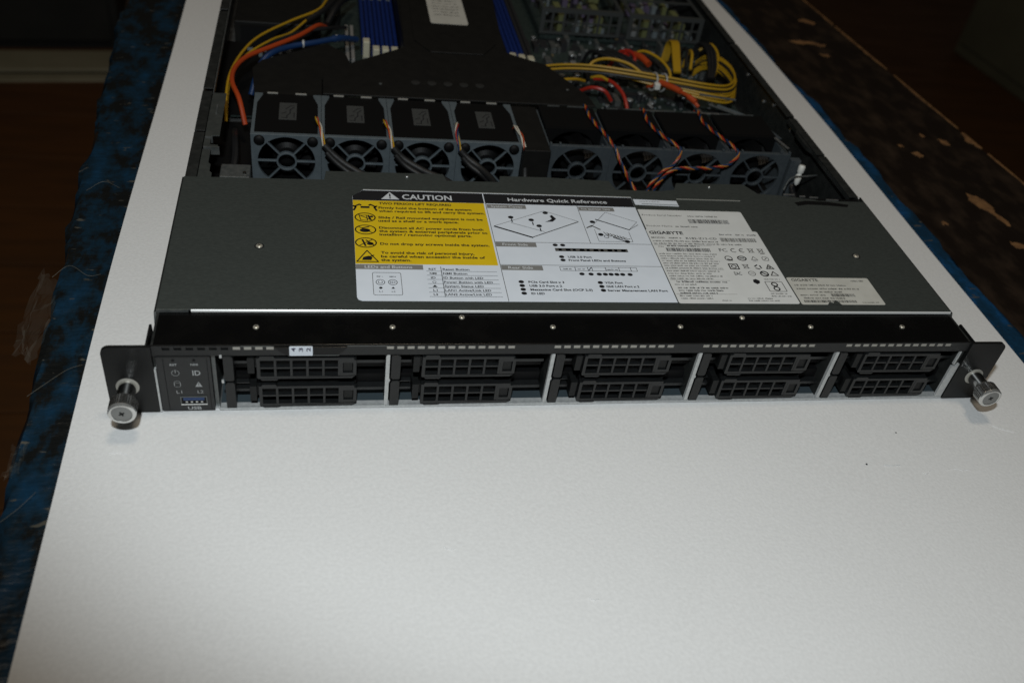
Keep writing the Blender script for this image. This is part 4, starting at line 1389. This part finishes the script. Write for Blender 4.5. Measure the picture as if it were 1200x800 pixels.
for s_, a, b, y_ in [
    ('TWO PERSON LIFT REQUIRED', -106.8, -63.5, 124.6), ('Firmly hold the bottom of the system', -107.2, -51.8, 119.9),
    ('when required to lift and carry the system.', -107.2, -44.2, 116.4), ('Slide / Rail mounted equipment is not be', -107.8, -46.3, 109.6),
    ('used as a shelf or a work space.', -107.9, -61.1, 106.2), ('Disconnect all AC power cords from both', -107.8, -47.3, 99.1),
    ('the system & external peripherals prior to', -107.9, -45.3, 95.7), ('installing / removing optional parts.', -107.9, -54.8, 92.3),
    ('Do not drop any screws inside the system.', -107.9, -45.7, 83.2), ('To avoid the risk of personal injury,', -107.9, -55.6, 74.7),
    ('be careful when accessing the inside of', -108.0, -49.9, 71.2), ('the system.', -108.1, -91.5, 67.8)]:
    p.text(s_, a, b, y_, 2.25, 'ink', 0.03)
p.text('LEDs and Buttons', -117.2, -91.5, 61.4, 2.4, 'ink_white', 0.012)
p.text('System Cover', -39.3, -19.5, 124.6, 2.2, 'ink_white', 0.008)
p.words(17.5, 36.5, 124.5, 2.0, 'ink_white', 4)
p.text('Front Side', -38.0, -23.1, 84.7, 2.3, 'ink_white', 0.012)
p.text('Rear Side', -38.0, -23.9, 62.3, 2.3, 'ink_white', 0.012)
for s_, a, b, y_ in [('RST', -82.7, -78.5, 60.1), ('Reset Button', -75.0, -60.2, 60.1), ('NMI', -82.4, -78.7, 56.3), ('NMI Button', -75.2, -61.8, 56.3),
                     ('ID', -82.1, -79.5, 52.4), ('ID Button with LED', -75.3, -53.4, 52.4), ('Power Button with LED', -75.4, -48.6, 48.6),
                     ('System Status LED', -75.4, -54.1, 45.0), ('L1', -81.8, -79.5, 41.4), ('LAN1 Active/Link LED', -75.4, -50.5, 41.4),
                     ('L2', -81.9, -79.5, 37.8), ('LAN2 Active/Link LED', -75.5, -50.6, 37.8)]:
    p.text(s_, a, b, y_, 1.8, 'ink', 0.018)
for k in range(7):
    y_ = 59.2 - 3.73 * k
    p.line([(-84.1, y_), (-45.1, y_)], 0.22, 'ink')
p.line([(-75.9, 63.3), (-75.9, 36.6)], 0.35, 'ink')
p.ring(-80.6, 49.4, 0.9, 0.25, 'ink')
p.poly([(-82.0, 45.0), (-79.2, 45.0), (-80.6, 47.0)], 'ink')
# sketch of the panel
p.line(rrect(-113.3, -98.2, 37.9, 57.4, 1.0, 3), 0.3, 'ink_mid', True)
p.words(-111.2, -107.6, 53.4, 1.2, 'ink', 1); p.words(-104.4, -100.8, 53.4, 1.2, 'ink', 2)
p.ring(-109.4, 48.9, 2.3, 0.35, 'ink'); p.ring(-109.4, 48.9, 1.1, 0.3, 'ink', 16, 120, 420)
p.ring(-102.8, 48.9, 2.3, 0.35, 'ink'); p.text('ID', -104.2, -101.4, 47.9, 2.0, 'ink')
p.disc(-109.4, 44.0, 0.9, 'ink'); p.poly([(-103.9, 43.3), (-101.9, 43.3), (-102.9, 45.0)], 'ink')
p.text('L1', -110.3, -108.6, 40.2, 1.3, 'ink'); p.text('L2', -103.8, -101.9, 40.2, 1.3, 'ink')
# pictograms on the yellow field
def arm(s_):
    cx = -115.0
    p.line([(cx + s_ * 6.6, 117.8), (cx + s_ * 5.4, 121.2), (cx + s_ * 6.8, 122.6)], 1.2, 'ink')
    p.line([(cx + s_ * 6.4, 121.6), (cx + s_ * 3.2, 124.2), (cx + s_ * 2.4, 123.2)], 1.2, 'ink')
arm(-1); arm(1)
p.rect(-117.6, -112.4, 120.2, 122.2, 'ink')
for (x, y_) in ((-115.3, 110.4), (-115.5, 97.9), (-115.7, 85.1)):
    p.ring(x, y_, 5.7, 0.75, 'ink', 32, ry=4.5)
p.line([(-118.6, 112.2), (-117.9, 107.8), (-114.0, 107.2), (-114.6, 112.8), (-118.6, 112.2)], 0.5, 'ink')
p.line([(-113.5, 112.6), (-112.2, 108)], 1.2, 'ink'); p.disc(-111.6, 111.4, 1.0)
p.line([(-119.2, 113.2), (-111.4, 107.6)], 0.6, 'ink')
p.disc(-115.8, 97.2, 3.0, ry=1.9); p.line([(-117.4, 99.4), (-113.5, 101)], 0.9, 'ink'); p.line([(-119.2, 100.6), (-111.6, 94.8)], 0.6, 'ink')
p.line([(-117.6, 88), (-116, 82)], 1.1, 'ink'); p.disc(-113.4, 84.2, 1.9, ry=1.5); p.line([(-115.6, 87.6), (-111.6, 83.0)], 0.9, 'ink'); p.line([(-119.2, 82.4), (-112.0, 88.2)], 0.6, 'ink')
p.line([(-121.2, 67.2), (-109.6, 67.2), (-115.4, 77.6)], 0.7, 'ink', True)
p.poly([(-118.4, 68.6), (-113.4, 68.6), (-112.6, 71.2), (-114.6, 72.6), (-117.6, 71.4)]); p.line([(-114.4, 71.6), (-111.8, 73.2)], 0.8, 'ink')
# isometric drawings
p.line([(-40.1, 104.5), (-18.8, 93.6), (12.6, 111.1), (-6.9, 121.9)], 0.28, 'ink_mid', True)
p.line([(-40.1, 104.2), (-18.8, 93.2)], 1.2, 'ink'); p.line([(-18.6, 93.6), (12.4, 110.7)], 0.6, 'ink_mid')
p.line([(-29.5, 108.2), (-10.5, 99.4)], 0.3, 'ink_mid')
for (x, y_) in ((-28.8, 114.1), (-16.6, 111.7), (-12.8, 105.5), (-6.5, 119.8), (21.4, 111.1), (23.7, 97.7), (38.6, 90.8)):
    p.disc(x, y_, 1.7, ry=1.5)
for (x, y_) in ((-28.6, 110.6), (-16.2, 107.9), (-12.6, 101.6)):
    p.line([(x, y_ + 1.6), (x, y_ - 1.6)], 0.7, 'ink')
p.poly([(-8.2, 110.0), (-3.5, 110.4), (-0.8, 113.4), (-2.8, 117.6), (-4.4, 116.4), (-3.6, 113.6), (-5.0, 112.0)])
p.line([(19.0, 105), (32, 122), (50, 112), (43, 103.5), (24, 113.5)], 0.28, 'ink_mid'); p.line([(24, 114), (43, 103.2)], 0.8, 'ink'); p.line([(43, 103.4), (50, 109)], 0.4, 'ink_mid')
p.line([(16.5, 104.5), (20, 107), (24.5, 103)], 0.9, 'ink_mid'); p.line([(21, 103), (21, 90.5), (42, 90.5), (42, 101)], 0.28, 'ink_mid')
for k in range(7):
    r9 = random.Random(k)
    p.line([(26 + k * 1.9, 100.5 - k * 0.8), (28 + k * 1.6, 96.5 - k * .6), (29 + k * 2, 99 - k * .9)], 0.5, 'ink_mid')
p.ring(26.8, 95.6, 1.4, 0.4, 'ink'); p.line([(31, 95), (37, 91.3)], 0.9, 'ink')
# front and rear strips
p.rect(-7.6, 36.4, 79.9, 82.9, 'ink_mid')
for k in range(10):
    p.rect(-5.5 + k * 4.2, -3.6 + k * 4.2 + (k % 2), 80.2, 82.6, 'ink')
p.line([(-8.2, 61.2), (37.1, 61.2), (37.1, 64.7), (-8.2, 64.7)], 0.3, 'ink_mid', True)
for x in (0.6, 8.0, 10.5, 18.5, 26.5, 33.5):
    p.line([(x, 61.2), (x, 64.7)], 0.35, 'ink')
p.words(-6.5, -1, 62.2, 1.2, 'ink_mid', 7); p.words(2, 7, 62.2, 1.2, 'ink_mid', 8); p.words(19, 26, 61.9, 1.5, 'ink', 9); p.line([(8.2, 61.4), (10.3, 64.5)], .5, 'ink')
for (x, y_) in ((-6.7, 86), (-2.2, 86), (-5.1, 74.4), (-4.9, 71.2), (3.5, 58.2), (8.8, 58.1), (13.6, 58.1), (17.2, 58.1), (20.6, 58.1), (24.0, 58.1), (27.4, 58.1), (31.8, 58.1),
                (-32.7, 50.4), (-32.7, 47.0), (-32.7, 43.6), (-32.7, 40.2), (12.4, 50.3), (12.5, 46.8), (12.6, 43.3)):
    p.disc(x, y_, 1.55, ry=1.35)
for s_, a, b, y_ in [('USB 3.0 Port', -1.4, 12.8, 73.5), ('Front Panel LEDs and Buttons', -1.6, 32.6, 70.3), ('PCIe Card Slot x 3', -28.7, -8.4, 49.4),
                     ('USB 3.0 Port x 2', -28.7, -10.3, 46.0), ('Mezzanine Card Slot (OCP 2.0)', -28.7, 6.4, 42.6), ('ID LED', -28.8, -21.3, 39.2),
                     ('VGA Port', 15.0, 25.4, 49.4), ('GbE LAN Port x 2', 15.0, 34.3, 46.0), ('Server Management LAN Port', 15.0, 50.1, 42.4)]:
    p.text(s_, a, b, y_, 1.8, 'ink', 0.03)
p.build('label_print', cau)
p = Print(Z0 + 0.27)
p.line([(-99.8, 133.2), (-99.8, 136.3)], 0.9, 'ink'); p.disc(-99.8, 131.8, 0.6)
p.build('exclamation_mark', cau)

# clear film border line and thin white strip
MB().box(-115.6, 53.4, 140.32, 140.9, Z0, Z0 + 0.25).build('film_border', 'film_edge', srv)
MB().box(84.2, 128.4, 139.6, 140.2, Z0, Z0 + 0.25).build('film_border', 'film_edge', srv)
tl = MB().prism([(54.4, 132.0), (83.4, 131.2), (83.4, 137.6), (54.4, 138.4)], Z0, Z0 + 0.12).build('strip_label', 'label_white', srv)
p = Print(Z0 + 0.15)
p.line([(59, 133.2), (83, 132.6)], 0.7, 'pale_part')
p.words(58, 72, 135.5, 1.0, 'ink_grey', 77)
p.build('strip_label_print', tl)

# serial number label
pl = MB().prism(rrect(54.3, 123.8, 104.6, 126.6, 1.4, 4, (0, 0, 1, 0)), Z0, Z0 + 0.12).build('serial_label', 'label_warm', srv)
p = Print(Z0 + 0.16)
p.text('Product Serial Number', 55.6, 82.0, 119.6, 1.7, 'ink_mid', 0.0)
p.words(85.5, 106, 119.4, 1.6, 'ink_mid', 12)
p.barcode(84.6, 111.5, 112.2, 116.6, 'ink', 5)
p.text('Product Name', 55.4, 72.1, 107.7, 1.7, 'ink_mid', 0.0)
p.words(74, 89, 107.5, 1.6, 'ink_mid', 14)
p.build('serial_label_print', pl)
# rating label
ml = MB().prism(rrect(53.7, 126.6, 32.3, 104.4, 1.4, 4, (1, 1, 1, 0)), Z0 + 0.02, Z0 + 0.16).build('rating_label', 'label_warm', srv)
p = Print(Z0 + 0.20)
p.text('GIGABYTE', 55.0, 76.7, 99.6, 3.1, 'ink', 0.03)
p.text('MODEL', 55.0, 64.0, 95.0, 1.5, 'ink_mid', 0.01)
p.words(66, 74.5, 95.0, 1.6, 'ink_mid', 20)
p.text('R182-Z12-CD', 77.0, 97.0, 94.6, 2.0, 'ink', 0.01)
p.words(100.2, 109, 99.6, 1.6, 'ink', 21); p.words(111, 117, 99.6, 1.6, 'ink', 22); p.words(118.5, 125, 99.6, 1.6, 'ink', 23)
p.barcode(99.2, 122.6, 92.6, 96.6, 'ink_mid', 6)
for k, (a, b) in enumerate(((55, 97), (55, 112))):
    p.words(a, b, 91.6 - 2.6 * k, 1.5, 'ink_mid', 30 + k)
p.text('P/N', 57.0, 60.0, 85.6, 1.5, 'ink_mid', 0.0)
p.words(62.5, 84, 86.6, 1.7, 'ink', 33)
p.barcode(61.0, 88.7, 81.6, 85.2, 'ink', 7)
for k in range(7):
    p.words(55, 92 - (k % 3) * 2.0, 78.6 - 2.35 * k, 1.3, 'ink_mid', 40 + k)
for k in range(4):
    p.words(55, 88 - (k % 2) * 6, 61.6 - 2.4 * k, 1.3, 'ink_mid', 60 + k)
p.words(58, 90, 51.2, 1.7, 'ink', 70); p.words(56, 70, 48.8, 1.3, 'ink_mid', 71)
for k in range(3):
    p.words(57, 88 - k * 4, 45.6 - 2.4 * k, 1.6, 'ink', 72 + k)
for k in range(2):
    p.words(56, 76, 38.4 - 2.3 * k, 1.3, 'ink_mid', 80 + k)
p.words(96, 115, 34.4, 1.2, 'ink_mid', 90); p.words(96, 112, 36.4, 1.2, 'ink_mid', 91); p.words(80, 86, 34.4, 1.2, 'ink_mid', 92)
for y_ in (88.0, 63.6, 53.4, 40.6):
    p.line([(54.6, y_), (91, y_)], 0.18, 'ink_mid')
p.text('FC', 94.6, 99.6, 82.2, 3.2, 'ink_mid', 0.01)
p.ring(104.0, 83.6, 1.8, 0.5, 'ink', 20, 60, 300); p.ring(109.4, 83.6, 1.8, 0.5, 'ink', 20, 60, 300); p.line([(107.8, 83.6), (109.4, 83.6)], .5, 'ink')
def bin_(x, y_, ink='ink_mid'):
    p.line([(x - 1.5, y_ + 1.8), (x - 1.0, y_ - 1.8), (x + 1.0, y_ - 1.8), (x + 1.5, y_ + 1.8)], 0.4, ink, True)
    p.line([(x - 2, y_ - 2), (x + 2, y_ + 2)], 0.35, ink); p.line([(x - 2, y_ + 2), (x + 2, y_ - 2)], 0.35, ink)
bin_(115.0, 83.6); bin_(121.4, 83.6); p.rect(120.0, 123.0, 80.2, 80.9, 'ink_mid')
p.ring(97.8, 75.4, 2.2, 0.6, 'ink_mid'); p.line([(97.0, 74.5), (99.6, 73.4)], 1.0, 'ink')
p.ring(106.4, 75.6, 2.6, 0.8, 'ink', ry=2.1); p.rect(104.8, 108.0, 75.2, 76.2, 'ink')
p.line([(112.2, 74.2), (116.2, 74.2), (114.2, 77.6)], 0.4, 'ink_mid', True); p.words(112.6, 115.8, 72.6, 0.8, 'ink_mid', 95)
p.line(rrect(119.6, 123.4, 73.6, 77.2, 0.8, 2), 0.4, 'ink_mid', True); p.line([(120.5, 74.4), (122.6, 76.4)], 0.5, 'ink_mid')
p.line([(95.6, 64.8), (101.0, 64.8), (101.0, 69.6), (95.6, 69.6)], 0.8, 'ink', True); p.ring(98.3, 67.2, 1.4, 0.6, 'ink')
bin_(106.0, 67.4)
for k in range(3):
    a = R(90 + 120 * k)
    p.line([(113.6 + 2.1 * math.cos(a), 67.0 + 2.1 * math.sin(a)), (113.6 + 2.1 * math.cos(a + 1.3), 67.0 + 2.1 * math.sin(a + 1.3))], 0.9, 'ink')
p.line([(118.6, 65.4), (123.2, 65.4), (120.9, 69.4)], 0.8, 'ink_mid', True); p.disc(120.9, 66.8, 0.8, 'ink_mid')
p.text('EAC', 96.2, 100.8, 58.9, 3.0, 'ink', 0.01)
p.ring(107.4, 60.6, 2.1, 0.4, 'ink_mid'); p.line([(106.4, 60.6), (108.6, 60.6)], 0.4, 'ink')
p.ring(115.2, 60.4, 2.3, 0.9, 'ink'); p.line([(113.6, 61.8), (116.8, 59.0)], 0.9, 'ink')
p.line([(119.0, 58.8), (123.6, 58.8), (121.3, 62.6)], 0.7, 'ink_mid', True)
p.poly([(105.6, 54.4), (107.6, 55.2), (109.6, 53.6), (109.0, 51.4), (107.0, 50.2), (105.2, 52.0)], 'ink')
p.words(113, 123, 54.6, 1.2, 'ink_mid', 96)
p.line(rrect(112.4, 123.0, 43.6, 52.8, 0.4, 2), 0.4, 'ink', True)
p.ring(117.6, 50.2, 1.7, 0.8, 'ink'); p.ring(117.6, 46.2, 1.7, 0.8, 'ink'); p.line([(116.6, 49.4), (118.8, 47.2)], 0.8, 'ink')
p.words(112, 123, 41.0, 1.2, 'ink_mid', 97); p.words(111.5, 124, 38.6, 1.2, 'ink_mid', 98)
p.build('rating_label_print', ml)
# small maker's label
sl = MB().prism(rrect(127.5, 180.4, 31.8, 57.2, 1.2, 4), Z0, Z0 + 0.12).build('maker_label', 'label_old', srv)
p = Print(Z0 + 0.16)
p.text('GIGABYTE', 130.0, 147.0, 53.6, 2.5, 'ink_mid', 0.02)
p.words(168, 177, 53.6, 1.4, 'ink_mid', 101)
p.words(130, 164, 49.2, 1.5, 'ink_mid', 102); p.words(130, 170, 45.8, 1.5, 'ink_mid', 103); p.words(140, 158, 42.8, 1.5, 'ink_mid', 104)
p.words(130, 146, 39.8, 1.5, 'ink_mid', 105); p.barcode(149.5, 164.5, 39.2, 41.8, 'ink', 8); p.words(131, 158, 37.0, 1.5, 'ink_mid', 106)
p.barcode(130, 163, 33.6, 35.8, 'ink', 9)
p.words(166.5, 177, 33.4, 1.1, 'ink_mid', 107)
p.build('maker_label_print', sl)
MB().prism([(143.6, 31.9), (145.4, 34.0), (147.6, 33.2), (149.6, 35.6), (151.2, 34.0), (152.0, 32.0), (152.4, 31.5), (143.2, 31.5)], Z0 + 0.13, Z0 + 0.24).build('label_tear', 'cover_steel', sl)
